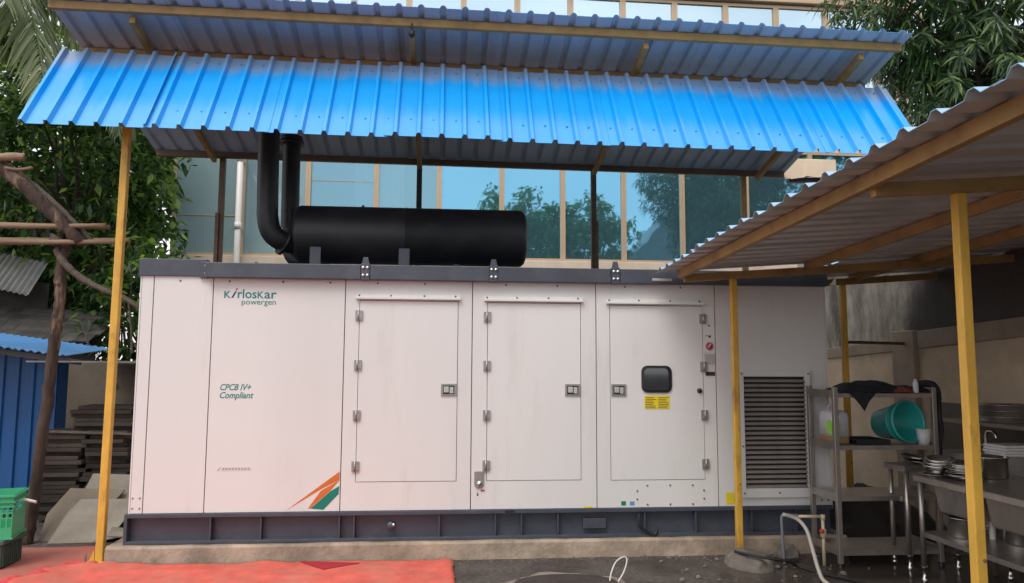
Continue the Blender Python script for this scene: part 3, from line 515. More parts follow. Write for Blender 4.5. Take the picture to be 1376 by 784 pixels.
c = MB(); c.tube([(.985, .98, 3.76), (.985, .98, 3.80)], .118, 24).tube([(.985, .98, 3.801), (.985, .98, 3.84)], .108, 24); c.build('flange', 'black', E2)

# ------------------------------------------------------------------ generator canopy
CN = thing('generator_canopy', (2.95, 1.0, 0), 'steel canopy over the generator with steep bright blue front awning', 'canopy')
X0, X1 = -.89, 6.80; TX = -.006                 # slight fall from left to right
def cz_(x, y): return 4.615 - .235 * y + TX * (x + .9)
a_n = Vector((0, -math.sin(math.atan2(.86, .60)), math.cos(math.atan2(.86, .60))))
k = 8; wd = (X1 - X0) / k
sc_ = MB(); sc_.lathe([(.009, 0), (.009, .002), (.005, .003), (.005, .007), (0, .007)], 8); SCREW = sc_.mesh('screw', 'bluetop')
for i in range(k):
    x0 = X0 + i * wd; ww = wd + (.03 if i < k - 1 else 0); lift = .0035 * (i % 2)
    z0, z1 = 4.355 + TX * (x0 + .9) + random.uniform(-.004, .004), 3.50 + TX * (x0 + .9) + random.uniform(-.006, .006)
    m = MB(); sheet(m, Vector((x0, .30, z0)) + a_n * lift, (1, 0, TX), (random.uniform(-.004, .004), -.60 + random.uniform(-.008, .008), z1 - z0), a_n, rib_profile(ww, wd / 5, .040, .054, .026, wd / 10 if i else .03), .003)
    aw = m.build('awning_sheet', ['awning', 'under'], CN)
    for row in (.10, .78):
        for j in range(5):
            pp = Vector((x0 + wd * (j + .04) / 5 + .02, .30 - .60 * row, z0 + (z1 - z0) * row)) + a_n * (lift + .003); place('screw', SCREW, aw, pp, a_n.to_track_quat('Z', 'Y').to_euler())
    m = MB(); xa = X0 + i * wd; nn = Vector((0, .235, 1)).normalized()
    sheet(m, Vector((xa, -.155, cz_(xa, -.155) + .055)) + nn * lift, (1, 0, TX), (0, 2.755, -.235 * 2.755), nn, rib_profile(ww, wd / 5, .03, .066, .028, wd / 10), .003)
    m.build('roof_sheet', ['bluetop', 'under'], CN)
def along(name, y, z, m='ochre', wdt=.05, h=.07, a=X0 + .02, c=X1 - .03): q = MB(); q.bar((a, y, z + TX * (a + .9)), (c, y, z + TX * (c + .9)), wdt, h); return q.build(name, m, CN, .004)
along('front_beam', 0.0, 4.615 + .018); along('purlin', .62, cz_(-.9, .62) + .018); along('purlin', 1.5, cz_(-.9, 1.5) + .018); along('rear_beam', 2.47, cz_(-.9, 2.47) + .018, 'brownsteel')
along('awning_rail', .335, 4.30, 'brownsteel', .05, .06); along('awning_rail', -.17, 3.635, 'brownsteel', .04, .04)
for xr in (-.2, 2.2, 4.33, 6.4):
    q = MB(); q.bar((xr, .03, cz_(xr, .03) - .055), (xr, 2.44, cz_(xr, 2.44) - .055), .05, .07); q.build('rafter', 'ochre', CN, .004)
    q = MB(); q.bar((xr, .37, 4.30 + TX * (xr + .9)), (xr, -.14, 3.665 + TX * (xr + .9)), .035, .035, (1, 0, 0)); q.build('awning_strut', 'brownsteel', CN)
for xp, m_, h in ((-.112, 'brownsteel', 0), (2.195, 'darksteel', 0), (4.328, 'brownsteel', 0), (6.238, 'ochre', 0)):
    q = MB(); q.box(xp - .032, xp + .032, 2.44, 2.50, 0, cz_(xp, 2.47) - .02); q.build('post', m_, CN, .004)
for xp in (-.112, 4.328):
    q = MB(); q.bar((xp + .03 * (1 if xp > 0 else -1), 2.43, 2.62), (xp + .03 * (1 if xp > 0 else -1), 2.43, 3.35), .04, .02, (0, 1, 0)); q.build('splice_plate', 'brownsteel', CN)
q = MB(); q.bar((-.205, .02, 0), (-.18, .02, 3.80), .06, .06, (0, 1, 0)); fp = q.build('post', 'mustard', CN, .006)
q = MB(); q.box(-.30, -.10, -.07, .11, .004, .018); q.build('base_plate', 'mustard', fp, .003)
q = MB(); q.prism([(-.247, .018), (-.285, .018), (-.247, .11)], .01, .022).prism([(-.163, .018), (-.125, .018), (-.163, .11)], .01, .022); q.build('gusset', 'mustard', fp)
q = MB(); q.lathe([(0, .09), (.009, .09), (.009, .018)], 8, (-.115, -.05, 0)).lathe([(0, .09), (.009, .09), (.009, .018)], 8, (-.285, -.05, 0)); q.build('anchor_bolt', 'rust', fp)
q = MB(); q.box(6.12, 6.19, .2, .27, 0, 3.9); q.build('post', 'mustard', CN, .006) if False else None
q = MB(); q.tube([(2.2, -.03, 4.60), (2.2, -.03, 4.53)], .006, 6).lathe([(0, 4.47), (.02, 4.475), (.03, 4.50), (.02, 4.53)], 10, (2.2, -.03, 0)); q.build('lamp_holder', 'rubber', CN)
# tan board wedged at the rear eave
t = MB(); V = []; xs_ = np.linspace(6.80, 7.50, 15)
for x in xs_: V += [(x, 2.52, 3.99 + .02 * math.sin(x * 9) + random.uniform(-.012, .012)), (x + .03, 2.58, 4.26 + .015 * math.sin(x * 5)), (x, 2.535, 3.99 + .02 * math.sin(x * 9)), (x + .03, 2.595, 4.26)]
F = []
for i in range(14):
    o = 4 * i; F += [(o, o + 4, o + 5, o + 1), (o + 2, o + 3, o + 7, o + 6), (o, o + 2, o + 6, o + 4), (o + 1, o + 5, o + 7, o + 3)]
t.add(V, F + [(0, 1, 3, 2), (56, 58, 59, 57)]); tag(t.build('hanging_board', 'tan', None, 0, (7.15, 2.55, 4)), 'torn tan board hanging at the rear right end of the blue canopy', 'board')
q = MB(); q.bar((6.9, 2.62, 3.98), (9.4, 2.62, 4.02), .06, .06); tag(q.build('eave_rail', 'darksteel', None, 0, (7.6, 2.62, 4)), 'thin dark rail behind the torn tan board', 'rail')

# ------------------------------------------------------------------ lean-to shed on the right
SH = thing('lean_to_shed', (5.9, -2.4, 0), 'open lean-to shed with grey corrugated roof on mustard steel frame', 'shed')
def S(x, y): return 2.405 + .075 * (x - 4.37) - .034 * (y + .24)
sx_ = Vector((1, 0, .075)); sy_ = Vector((0, -1, .034)); sn = sx_.cross(-sy_).normalized()
y = -.13; i = 0
while y > -5.4:
    m = MB(); sheet(m, Vector((4.34 + random.uniform(-.012, .012), y, S(4.34, y) + .002)) + sn * (.0035 * (i % 2)), sy_, sx_ * 3.25, sn, rib_profile(1.04, .2, .028, .085, .03, .1), .003); m.build('roof_sheet', ['shedtop', 'under2'], SH); y -= 1.0; i += 1
m = MB(); sheet(m, Vector((6.02, .95, S(6.02, .95) - .004)), sy_, sx_ * 1.57, sn, rib_profile(1.10, .2, .028, .085, .03, .1), .003); m.build('roof_sheet', ['shedtop', 'under2'], SH)
for bx in (4.53, 5.66, 6.70):
    q = MB(); ya = -.22 if bx < 6 else .9; q.bar((bx, ya, S(bx, ya) - .038), (bx, -5.3, S(bx, -5.3) - .038), .045, .072); q.build('beam', 'ochre', SH, .004)
for yy, xa in ((-.24, 4.555), (-3.07, 4.555), (.80, 6.05)):
    q = MB(); q.bar((xa, yy, S(xa, yy) - .078), (7.58, yy, S(7.58, yy) - .078), .045, .066); q.build('cross_beam', 'ochre', SH, .004)
for px, py in ((4.99, -.24), (4.99, -3.07), (6.54, .77)):
    q = MB(); q.box(px - .026, px + .026, py - .026, py + .026, 0, S(px, py) - .113); po = q.build('post', 'mustard', SH, .006)
    for z in (random.uniform(.6, 1.0),): place('bolt', BOLT, po, (px + .01, py - .026, z))
q = MB(); q.bar((6.58, .79, 1.842), (7.56, 1.36, 1.85), .03, .03); q.build('tie_bar', 'brownsteel', SH)
q = MB(); q.bar((4.46, -.20, 2.33), (4.30, -.17, 2.335), .03, .02); q.build('splice_plate', 'inoxdull', SH)
q = MB(); q.prism([(6.0, 2.33), (6.06, 2.33), (6.06, 2.40)], .02, .03); q.build('gusset', 'inoxdull', SH)

# yard wall behind the wash-up area
YW = thing('yard_wall', (7.7, 0, 0), 'stained cement yard wall with sooty upper half behind the steel tables', 'wall')
def zl1(y): return 1.69 + (3.1 - y) * .0515
def wseg(name, m, x, ya, yb, f0, f1, bev=0.0):
    q = MB(); q.add([(x, ya, f0(ya)), (x, yb, f0(yb)), (x, yb, f1(yb)), (x, ya, f1(ya)), (7.85, ya, f0(ya)), (7.85, yb, f0(yb)), (7.85, yb, f1(yb)), (7.85, ya, f1(ya))], [(0, 1, 2, 3), (4, 7, 6, 5), (0, 4, 5, 1), (1, 5, 6, 2), (2, 6, 7, 3), (3, 7, 4, 0)]); return q.build(name, m, YW, bev)
wseg('lower_wall', 'granite', 7.60, -4.5, 3.86, lambda y: 0, lambda y: zl1(y))
wseg('ledge_band', 'ledge', 7.575, -4.5, 1.17, lambda y: zl1(y) + .001, lambda y: 1.965 + (1.5 - y) * .042, .008); wseg('ledge_band', 'ledge', 7.585, 1.58, 3.86, lambda y: zl1(y) + .001, lambda y: zl1(y) + .14, .008)
wseg('upper_wall', 'sootwall', 7.60, -4.5, 1.17, lambda y: 1.966 + (1.5 - y) * .042, lambda y: 3.1); wseg('upper_wall', 'sootwall', 7.6, 1.171, 3.86, lambda y: zl1(y) + .1415, lambda y: 3.1)
wseg('pilaster', 'ledge', 7.54, 1.18, 1.57, lambda y: 0, lambda y: 1.99, .01); wseg('splashback', 'splash', 7.575, -4.4, 1.0, lambda y: .3, lambda y: 1.24, .004)

# footing and rubble at the near shed post
q = MB(); poly = [(4.84, -.56), (4.79, -.42), (4.84, -.24), (4.92, -.14), (5.10, -.14), (5.19, -.25), (5.2, -.48), (5.12, -.64), (4.97, -.68)]
n = len(poly); cx_, cy_ = 5.0, -.43
V = [(x, y, 0) for x, y in poly] + [(cx_ + (x - cx_) * .86, cy_ + (y - cy_) * .86, .085 + random.uniform(-.02, .02)) for x, y in poly] + [(cx_ + (x - cx_) * .4, cy_ + (y - cy_) * .4, .105 + random.uniform(-.01, .01)) for x, y in poly]
q.add(V, [(i, (i + 1) % n, (i + 1) % n + n, i + n) for i in range(n)] + [(i + n, (i + 1) % n + n, (i + 1) % n + 2 * n, i + 2 * n) for i in range(n)] + [tuple(2 * n + i for i in range(n))], 0, True)
fo = q.build('concrete_footing', 'concrete', SH); sd_ = fo.modifiers.new('s', 'SUBSURF'); sd_.levels = 3; sd_.render_levels = 3; tx = bpy.data.textures.new('lumps', 'CLOUDS'); tx.noise_scale = .09; dm = fo.modifiers.new('d', 'DISPLACE'); dm.texture = tx; dm.strength = .05; dm.mid_level = .6; dm.texture_coords = 'GLOBAL'
def rock(name, loc, sc, m, label, cat, grp=None, seed=0):
    bm = bmesh.new(); bmesh.ops.create_icosphere(bm, subdivisions=2, radius=1); rr = random.Random(seed)
    for v in bm.verts: v.co *= rr.uniform(.8, 1.12); v.co.z = max(v.co.z, -.45)
    me = bpy.data.meshes.new(name); bm.to_mesh(me); bm.free(); me.materials.append(MT[m]); o = place(name, me, None, loc, (0, 0, rr.uniform(0, 6)), sc); return tag(o, label, cat, grp)
rock('stone', (5.36, -.30, .045), (.13, .10, .09), 'concrete', 'dark lump of concrete beside the cream tap pipe', 'stone', None, 3)
for k in range(16):
    rx, ry = random.uniform(4.3, 5.9), random.uniform(-1.1, -.2); s_ = random.uniform(.012, .03); rock('pebble', (rx, ry, s_ * .4), (s_, s_ * .8, s_ * .6), 'stone', 'small loose pebble on the wet yard floor', 'pebble', 'pebbles on the wet yard floor', 20 + k)
q = MB(); q.tube(smooth_path([(4.86, -.46, .12), (5.0, -.62, .115), (5.2, -.66, .09), (5.32, -.58, .03), (5.45, -.75, .012), (5.6, -.95, .012), (5.7, -1.3, .012)]), .011, 8); tag(q.build('black_cable', 'cable', None, 0, (5, -.6, 0)), 'black cable lying over the concrete footing', 'cable')

q = MB(); rg = random.Random(5)
for k in range(0, 900, 2):
    if k < 420: gx, gy = rg.uniform(2.66, 5.6), -.10 - abs(rg.gauss(0, .06))
    elif k < 760: gx, gy = rg.uniform(2.7, 6.0), rg.uniform(-1.3, -.1)
    else: gx, gy = rg.uniform(-1.5, -.25), rg.uniform(.58, 1.2)
    sz = rg.uniform(.003, .010) * (1 if k % 9 else 1.7); h = sz * .8; a0 = rg.uniform(0, 6.28)
    pts = [(gx + sz * rg.uniform(.7, 1.2) * math.cos(a0 + i * 1.257), gy + sz * rg.uniform(.7, 1.2) * math.sin(a0 + i * 1.257)) for i in range(5)]
    q.add([(x, y, .001) for x, y in pts] + [(gx + (x - gx) * .6, gy + (y - gy) * .6, h) for x, y in pts], [(i, (i + 1) % 5, (i + 1) % 5 + 5, i + 5) for i in range(5)] + [(5, 6, 7, 8, 9)])
o = q.build('grit', 'concrete', fix=False); o['kind'] = 'stuff'; tag(o, 'loose grit scattered along the foot of the plinth and yard floor', 'grit')
# manhole
MH = thing('manhole', (3.43, -.86, 0), 'round dark iron manhole cover set in a pale cement collar', 'manhole')
q = MB(); n = 40; rad = [.455 + .04 * math.sin(j * .7) + random.uniform(-.02, .02) for j in range(n)]
V = [(3.43 + r_i * math.cos(2 * math.pi * j / n) * .98, -.86 + r_i * math.sin(2 * math.pi * j / n) * .72, .003) for j, r_i in enumerate(rad)] + [(3.43 + .40 * math.cos(2 * math.pi * j / n), -.86 + .25 * math.sin(2 * math.pi * j / n), .012) for j in range(n)] + [(3.43 + .385 * math.cos(2 * math.pi * j / n), -.86 + .238 * math.sin(2 * math.pi * j / n), .004) for j in range(n)]
q.add(V, [(i + r * n, (i + 1) % n + r * n, (i + 1) % n + (r + 1) * n, i + (r + 1) * n) for i in range(n) for r in (0, 1)], 0, True); q.build('cement_collar', 'cement', MH)
q = MB(); q.add([(3.43 + .38 * math.cos(2 * math.pi * j / n), -.86 + .234 * math.sin(2 * math.pi * j / n), z) for z in (.004, .02) for j in range(n)], [tuple(n + j for j in range(n))] + [(j, (j + 1) % n, (j + 1) % n + n, j + n) for j in range(n)]); q.build('cover', 'iron', MH)
q = MB(); q.tube(smooth_path([(3.76, -.83, .01), (3.78, -.80, .07), (3.83, -.74, .13), (3.90, -.70, .155), (3.92, -.71, .13), (3.88, -.78, .07), (3.82, -.84, .012)]), .006, 8); tag(q.build('wire_loop', 'wire', None, 0, (3.8, -.8, 0)), 'white wire loop standing up beside the manhole', 'wire')

# ------------------------------------------------------------------ steel rack and what is on it
RX0, RX1, RY0, RY1 = 5.70, 6.55, -.54, -.12
RK = thing('shelf_rack', (6.1, -.33, 0), 'four tier stainless steel rack in front of the louvre vent', 'rack')
for x in (RX0, RX1):
    for y in (RY0, RY1):
        q = MB(); t = .019; q.box(x - t, x + t, y - t, y + t, .03, 1.43); u1 = q.build('upright', 'inox', RK, .003); q = MB(); q.lathe([(.012, .031), (.014, .02), (.022, .006), (.022, .0)], 10, (x, y, 0)); q.build('foot', 'rubber', u1)
for z in (1.375, .955, .55, .125):
    q = MB(); q.box(RX0 + .02, RX1 - .02, RY0 - .005, RY1 + .005, z - .004, z + .004).box(RX0 + .0195, RX1 - .0195, RY0 - .018, RY0 - .006, z - .03, z + .0045).box(RX0 + .0195, RX1 - .0195, RY1 + .006, RY1 + .018, z - .03, z + .0045); so = q.build('shelf', 'inox', RK)
    for xe in (RX0 - .018, RX1 + .008): q = MB(); q.box(xe, xe + .010, RY0 + .02, RY1 - .02, z - .035, z + .03); q.build('end_rail', 'inox', so)
# bucket lying on its side
bk = MB(); bk.lathe([(0, 0), (.118, 0), (.122, .01), (.158, .27), (.172, .272), (.174, .30), (.163, .302), (.158, .285), (.116, .012), (0, .008)], 40)
for zz in (.21, .235): bk.lathe([(.151, zz - .004), (.158, zz), (.151, zz + .006)], 40)
bo = bk.build('bucket', 'bucket'); d = Vector((.22, -.96, .14)).normalized(); bo.rotation_euler = d.to_track_quat('Z', 'Y').to_euler(); bo.location = (6.30, -.20, 1.105); tag(bo, 'turquoise plastic bucket lying on its side on the second shelf', 'bucket')
c = MB(); c.lathe([(0, 0), (.042, 0), (.056, .125), (.052, .125), (.039, .006), (0, .006)], 24); co = c.build('cup', 'cup', None); co.location = (6.485, -.49, .960); tag(co, 'white plastic cup standing in front of the turquoise bucket', 'cup')
J = thing('jerry_can', (5.80, -.33, .96), 'translucent white jerry can with lime label on the second shelf', 'jerry can')
j = MB(); prof = [(0, 0), (.135, 0), (.14, .02), (.14, .20), (.11, .25), (.04, .275), (.0, .275)]
def rbox(mb, cx, cy, z0, prof_, ax, ay, mi=0):
    n = 20; V = []
    for (s_, h) in prof_:
        for k in range(n):
            a = 2 * math.pi * k / n; e = .35; ca, sa = math.cos(a), math.sin(a); V.append((cx + math.copysign(abs(ca) ** e, ca) * ax * s_, cy + math.copysign(abs(sa) ** e, sa) * ay * s_, z0 + h))
    mb.add(V, [(i * n + k, i * n + (k + 1) % n, (i + 1) * n + (k + 1) % n, (i + 1) * n + k) for i in range(len(prof_) - 1) for k in range(n)] + [tuple(range(n)), tuple((len(prof_) - 1) * n + k for k in range(n))], mi, True)
rbox(j, 5.80, -.33, .961, [(.95, 0), (1, .015), (1, .06)], .075, .13, 1); rbox(j, 5.80, -.33, .961, [(1, .06), (1, .22), (.93, .25), (.6, .27)], .075, .13, 0); j.build('can_body', ['can', 'canliq'], J)
j = MB(); j.lathe([(0, .05), (.02, .05), (.022, 0)], 14, (5.77, -.40, 1.23)); j.build('cap', 'can', J); j = MB(); j.tube(smooth_path([(5.80, -.36, 1.225), (5.80, -.34, 1.27), (5.80, -.27, 1.27), (5.80, -.24, 1.225)]), .012, 8); j.build('handle', 'can', J); j = MB(); j.box(5.722, 5.7245, -.44, -.35, 1.04, 1.15).box(5.735, 5.775, -.4635, -.461, 1.03, 1.15); j.build('label_patch', 'lime', J)
# cloth heap on the top shelf
def heap(name, m, x0, x1, y0, y1, z0, h, nx, ny, seed, label, cat, power=1.0, hang=0.0):
    r = np.random.default_rng(seed); ph = r.uniform(0, 6.28, 6); V = []; q = MB()
    for a in range(nx + 1):
        for b in range(ny + 1):
            u, v = a / nx, b / ny; e = (math.sin(math.pi * u) * math.sin(math.pi * v)) ** .45 if 0 < u < 1 and 0 < v < 1 else 0
            w = .55 + .25 * math.sin(9 * u + ph[0]) * math.cos(5 * v + ph[1]) + .2 * math.sin(17 * u + 7 * v + ph[2]) + .12 * r.uniform(-1, 1)
            V.append((x0 + (x1 - x0) * u + .015 * r.uniform(-1, 1), y0 + (y1 - y0) * v, z0 + h * e * max(.1, w)))
    q.add(V, [(a * (ny + 1) + b, (a + 1) * (ny + 1) + b, (a + 1) * (ny + 1) + b + 1, a * (ny + 1) + b + 1) for a in range(nx) for b in range(ny)], 0, True)
    o = q.build(name, m, None, 0, ((x0 + x1) / 2, (y0 + y1) / 2, z0)); sm = o.modifiers.new('solid', 'SOLIDIFY'); sm.thickness = .006; sb = o.modifiers.new('s', 'SUBSURF'); sb.levels = 1; sb.render_levels = 1; return tag(o, label, cat)
heap('black_cloth', 'cloth', 5.76, 6.36, -.56, -.2, 1.385, .10, 16, 9, 4, 'crumpled black cloth heaped on the top shelf of the rack', 'cloth')
heap('black_cloth', 'cloth', 5.98, 6.30, -.5, -.15, 1.42, .085, 12, 9, 9, 'glossy dark cloth bundle on top of the flat black cloth', 'cloth')
heap('black_cloth', 'cloth', 6.34, 6.60, -.52, -.16, 1.385, .08, 10, 8, 14, 'dark cloth bunched over the right end of the top shelf', 'cloth')
heap('red_bundle', 'bundle', 6.20, 6.38, -.57, -.45, 1.385, .075, 8, 6, 17, 'small reddish brown bundle beside the white bottle', 'bundle')
heap('dark_clutter', 'darkwall', 6.15, 7.35, .25, 1.3, .004, .55, 16, 12, 23, 'dark tarpaulin heap on the floor behind the steel rack', 'clutter')  # dark clutter heap, added to darken the pale floor behind the rack
q = MB(); V = [(5.81, -.572, 1.385), (6.04, -.572, 1.385), (5.97, -.576, 1.31), (5.93, -.578, 1.235), (5.885, -.575, 1.30)]; q.add(V + [(x, y_ - .004, z) for x, y_, z in V], [(0, 1, 2, 3, 4), (9, 8, 7, 6, 5)] + [(i, i + 5, (i + 1) % 5 + 5, (i + 1) % 5) for i in range(5)]); tag(q.build('cloth_corner', 'cloth', None, 0, (5.93, -.57, 1.3)), 'pointed black cloth corner hanging over the top shelf edge', 'cloth')
q = MB(); q.lathe([(0, 0), (.02, 0), (.022, .01), (.022, .09), (.012, .10), (.012, .115), (0, .116)], 16, (6.41, -.53, 1.3815)); tag(q.build('bottle', 'cup', None, 0, (6.41, -.53, 1.38)), 'small white bottle on the top shelf between dark cloths', 'bottle')
q = MB(); q.tube(smooth_path([(6.50, -.40, 1.45), (6.60, -.46, 1.45), (6.625, -.50, 1.36), (6.60, -.53, 1.22), (6.615, -.53, 1.08), (6.59, -.53, .96), (6.60, -.52, .82)]), [.03] * 12 + [.022] * 25, 10, True, 0, .08); tag(q.build('hanging_sleeve', 'cloth', None, 0, (6.6, -.5, 1.2)), 'dark twisted sleeve hanging down the right end of the rack', 'cloth')
q = MB(); q.box(5.76, 6.20, -.50, -.18, .961, .968).box(5.76, 6.20, -.515, -.50, .961, 1.0).box(5.76, 6.20, -.18, -.165, .961, 1.0).box(5.745, 5.76, -.515, -.165, .961, 1.0).box(6.20, 6.215, -.515, -.165, .961, 1.0)
tr = q.build('tray', 'rubber', None, .003, (6.0, -.33, .96)); tag(tr, 'flat dark tray beside the bucket on the second shelf', 'tray'); tr.location = (6.06, -.33, .96); tr.scale = (.62, .9, 1)

# ------------------------------------------------------------------ wash-up tables
def table(name, x0, x1, y0, y1, z, label, shelfz=.35, m='inox'):
    T = thing(name, ((x0 + x1) / 2, (y0 + y1) / 2, 0), label, 'table'); q = MB(); q.box(x0, x1, y0, y1, z - .006, z).box(x0, x1, y0, y0 + .012, z - .045, z - .0062).box(x0, x1, y1 - .012, y1, z - .045, z - .0062).box(x0, x0 + .012, y0 + .0122, y1 - .0122, z - .045, z - .0062).box(x1 - .012, x1, y0 + .0122, y1 - .0122, z - .045, z - .0062); q.build('table_top', m, T, .002)
    for x in (x0 + .035, x1 - .035):
        for y in (y0 + .035, y1 - .035):
            q = MB(); q.tube([(x, y, .10), (x, y, z - .0065)], .019, 14); l_ = q.build('leg', m, T); q = MB(); q.lathe([(.024, .10), (.024, .085), (.016, .08), (.014, .02), (.022, .012), (.022, 0)], 12, (x, y, 0)); q.build('foot', 'bright', l_)
    if shelfz:
        q = MB(); q.box(x0 + .03, x1 - .03, y0 + .03, y1 - .03, shelfz - .004, shelfz).box(x0 + .025, x1 - .025, y0 + .018, y0 + .03, shelfz - .035, shelfz + .001).box(x0 + .018, x0 + .03, y0 + .031, y1 - .031, shelfz - .035, shelfz + .001); q.build('lower_shelf', m, T)
    return T
TA = table('work_table', 6.22, 6.70, -.62, -.34, .80, 'narrow steel table tucked between the rack and the nearer table', None)
TB = table('wash_table', 6.12, 6.88, -2.2, -.88, .775, 'near stainless steel wash table stacked with plates and bowls', .36)
def basin(x0, x1, y0, y1, z0, z1, P, m='inox'): q = MB(); q.add([(x0, y0, z1), (x1, y0, z1), (x1, y1, z1), (x0, y1, z1), (x0 + .03, y0 + .03, z0), (x1 - .03, y0 + .03, z0), (x1 - .03, y1 - .03, z0), (x0 + .03, y1 - .03, z0)], [(0, 1, 5, 4), (1, 2, 6, 5), (2, 3, 7, 6), (3, 0, 4, 7), (4, 5, 6, 7), (3, 2, 1, 0)]); return q.build('basin', m, P, .012)
basin(6.20, 6.78, -1.42, -.98, .52, .768, TB); basin(6.20, 6.78, -1.98, -1.52, .52, .768, TB)
q = MB(); q.tube([(6.5, -1.2, .52), (6.5, -1.2, .30), (6.55, -1.1, .22), (6.9, -.9, .18)], .022, 10); q.build('waste_pipe', 'pvc', TB)
SK = thing('sink_unit', (7.13, -.5, 0), 'steel sink with a tall plain apron at the right edge', 'sink')
q = MB(); q.box(6.76, 7.54, -.86, -.845, .69, .885).box(6.76, 7.54, -.844, -.18, .872, .885).box(6.76, 6.775, -.844, -.18, .69, .8715); q.build('apron', 'inoxdull', SK, .003)
basin(6.80, 7.14, -.80, -.25, .42, .871, SK); basin(7.18, 7.50, -.80, -.25, .42, .871, SK)
for x in (6.79, 7.51):
    for y in (-.83, -.21): q = MB(); q.tube([(x, y, 0), (x, y, .69)], .019, 12); q.build('leg', 'inox', SK)
q = MB(); q.box(6.80, 7.50, -.82, -.22, .34, .348); q.build('lower_shelf', 'inox', SK)
q = MB(); q.tube(smooth_path([(7.18, -.30, .885), (7.18, -.30, 1.0), (7.18, -.33, 1.05), (7.16, -.42, 1.05), (7.16, -.45, 1.0)]), .013, 10).tube([(7.10, -.30, .93), (7.26, -.30, .93)], .012, 10); q.build('faucet', 'bright', SK)
# crockery
def dish(r, h, m='bright'): q = MB(); q.lathe([(0, 0), (r * .6, 0), (r * .72, h * .3), (r * .95, h), (r, h), (r * .98, h * .9), (r * .74, h * .22), (r * .6, .003), (0, .003)], 32); return q.mesh('dish', m)
DP, DB = dish(.135, .022), dish(.105, .07)
for k in range(9): o = place('steel_plate', DP, None, (6.40 + random.uniform(-.012, .012), -1.02 + random.uniform(-.012, .012), .777 + k * .0105), (random.uniform(-.04, .04), random.uniform(-.04, .04), 0)); tag(o, ORD[8 - k] + ' steel plate from the top of the stack beside the mustard post', 'plate', 'steel plates stacked on the wash table')
for k in range(3): o = place('steel_bowl', DB, None, (6.25 + .008 * k, -.99 - .006 * k, .80 + k * .022), (.1, -.08, 0)); tag(o, ('lowest', 'middle', 'topmost')[k] + ' of three nested steel bowls on the wash table corner', 'bowl', 'steel bowls nested on the wash table')
o = place('steel_bowl', DP, None, (6.22, -1.0, .777), (0, 0, 0), (.9, .9, 1)); tag(o, 'steel plate lying under the nested bowls on the table corner', 'plate')
DT = dish(.13, .03)
for k in range(3): o = place('steel_plate', DP, None, (6.46 - .01 * k, -.48, .802 + k * .02), (random.uniform(-.1, .1), .05, 0)); tag(o, ('lowest', 'middle', 'topmost')[k] + ' of three steel plates on the narrow table behind the bowls', 'plate', 'steel plates on the narrow table')
q = MB(); q.box(6.14, 6.26, -1.10, -.98, .7765, .786); tag(q.build('square_dish', 'bright', None, .003, (6.2, -1.04, .777)), 'small square steel dish on the near corner of the wash table', 'dish')
for k in range(4): q = MB(); q.box(6.98, 7.30, -.74, -.50, 0, .02); o = q.build('white_tray', 'plate', None, .006, (7.14, -.62, 0)); o.location = (7.14 + random.uniform(-.01, .01), -.64, .8865 + k * .022); o.rotation_euler = (0, 0, random.uniform(-.06, .06)); tag(o, ('lowest', 'third', 'second', 'topmost')[k] + ' white plastic tray from the top of the stack on the sink', 'tray', 'white trays stacked on the sink')
q = MB(); q.lathe([(0, 0), (.11, 0), (.118, .01), (.12, .15), (.13, .152), (.13, .157), (.114, .157), (.112, .012), (0, .008)], 36); POT = q.mesh('pot', 'bright')
for k, (x, y_, z, sc, lb) in enumerate(((6.60, -1.08, .777, 1.0, 'round steel pot standing behind the plate stack on the wash table'), (6.34, -1.12, .3605, .9, 'steel pot on the lower shelf near the wash table end'), (6.62, -1.35, .3605, 1.1, 'larger steel pot on the lower shelf beneath the basins'), (6.95, -.62, .349, .9, 'steel pot on the shelf under the sink'))): tag(place('steel_pot', POT, None, (x, y_, z), (0, 0, k), (sc, sc, sc)), lb, 'pot')
for k in range(6): tag(place('steel_plate', DP, None, (6.30 + random.uniform(-.02, .02), -1.22 + random.uniform(-.015, .015), .777 + k * .013), (random.uniform(-.07, .07), random.uniform(-.07, .07), 0), (.85, .85, 1)), ORD[5 - k] + ' plate from the top of the loose pile nearest the camera', 'plate', 'plates in the loose pile on the wash table')
WS = thing('wall_shelf', (7.33, -.5, 1.12), 'steel wall shelf carrying three stacked pans', 'shelf')
q = MB(); q.box(7.08, 7.57, -1.1, .15, 1.12, 1.13).box(7.08, 7.092, -1.1, .15, 1.10, 1.1198); q.build('shelf_board', 'inox', WS)
for y in (-.9, -.05): q = MB(); q.bar((7.12, y, 1.11), (7.565, y, .85), .02, .02); q.build('bracket', 'inox', WS)
q = MB(); q.lathe([(0, 0), (.19, 0), (.2, .008), (.205, .046), (.216, .047), (.216, .052), (.2, .052), (.195, .01), (0, .006)], 40); PAN = q.mesh('pan', 'inox')
for k, nm in enumerate(('lowest', 'middle', 'topmost')): o = place('steel_pan', PAN, None, (7.32 + .006 * k, -.36, 1.1305 + k * .049), (0, 0, k)); tag(o, nm + ' of the three shallow steel pans on the wall shelf', 'pan')

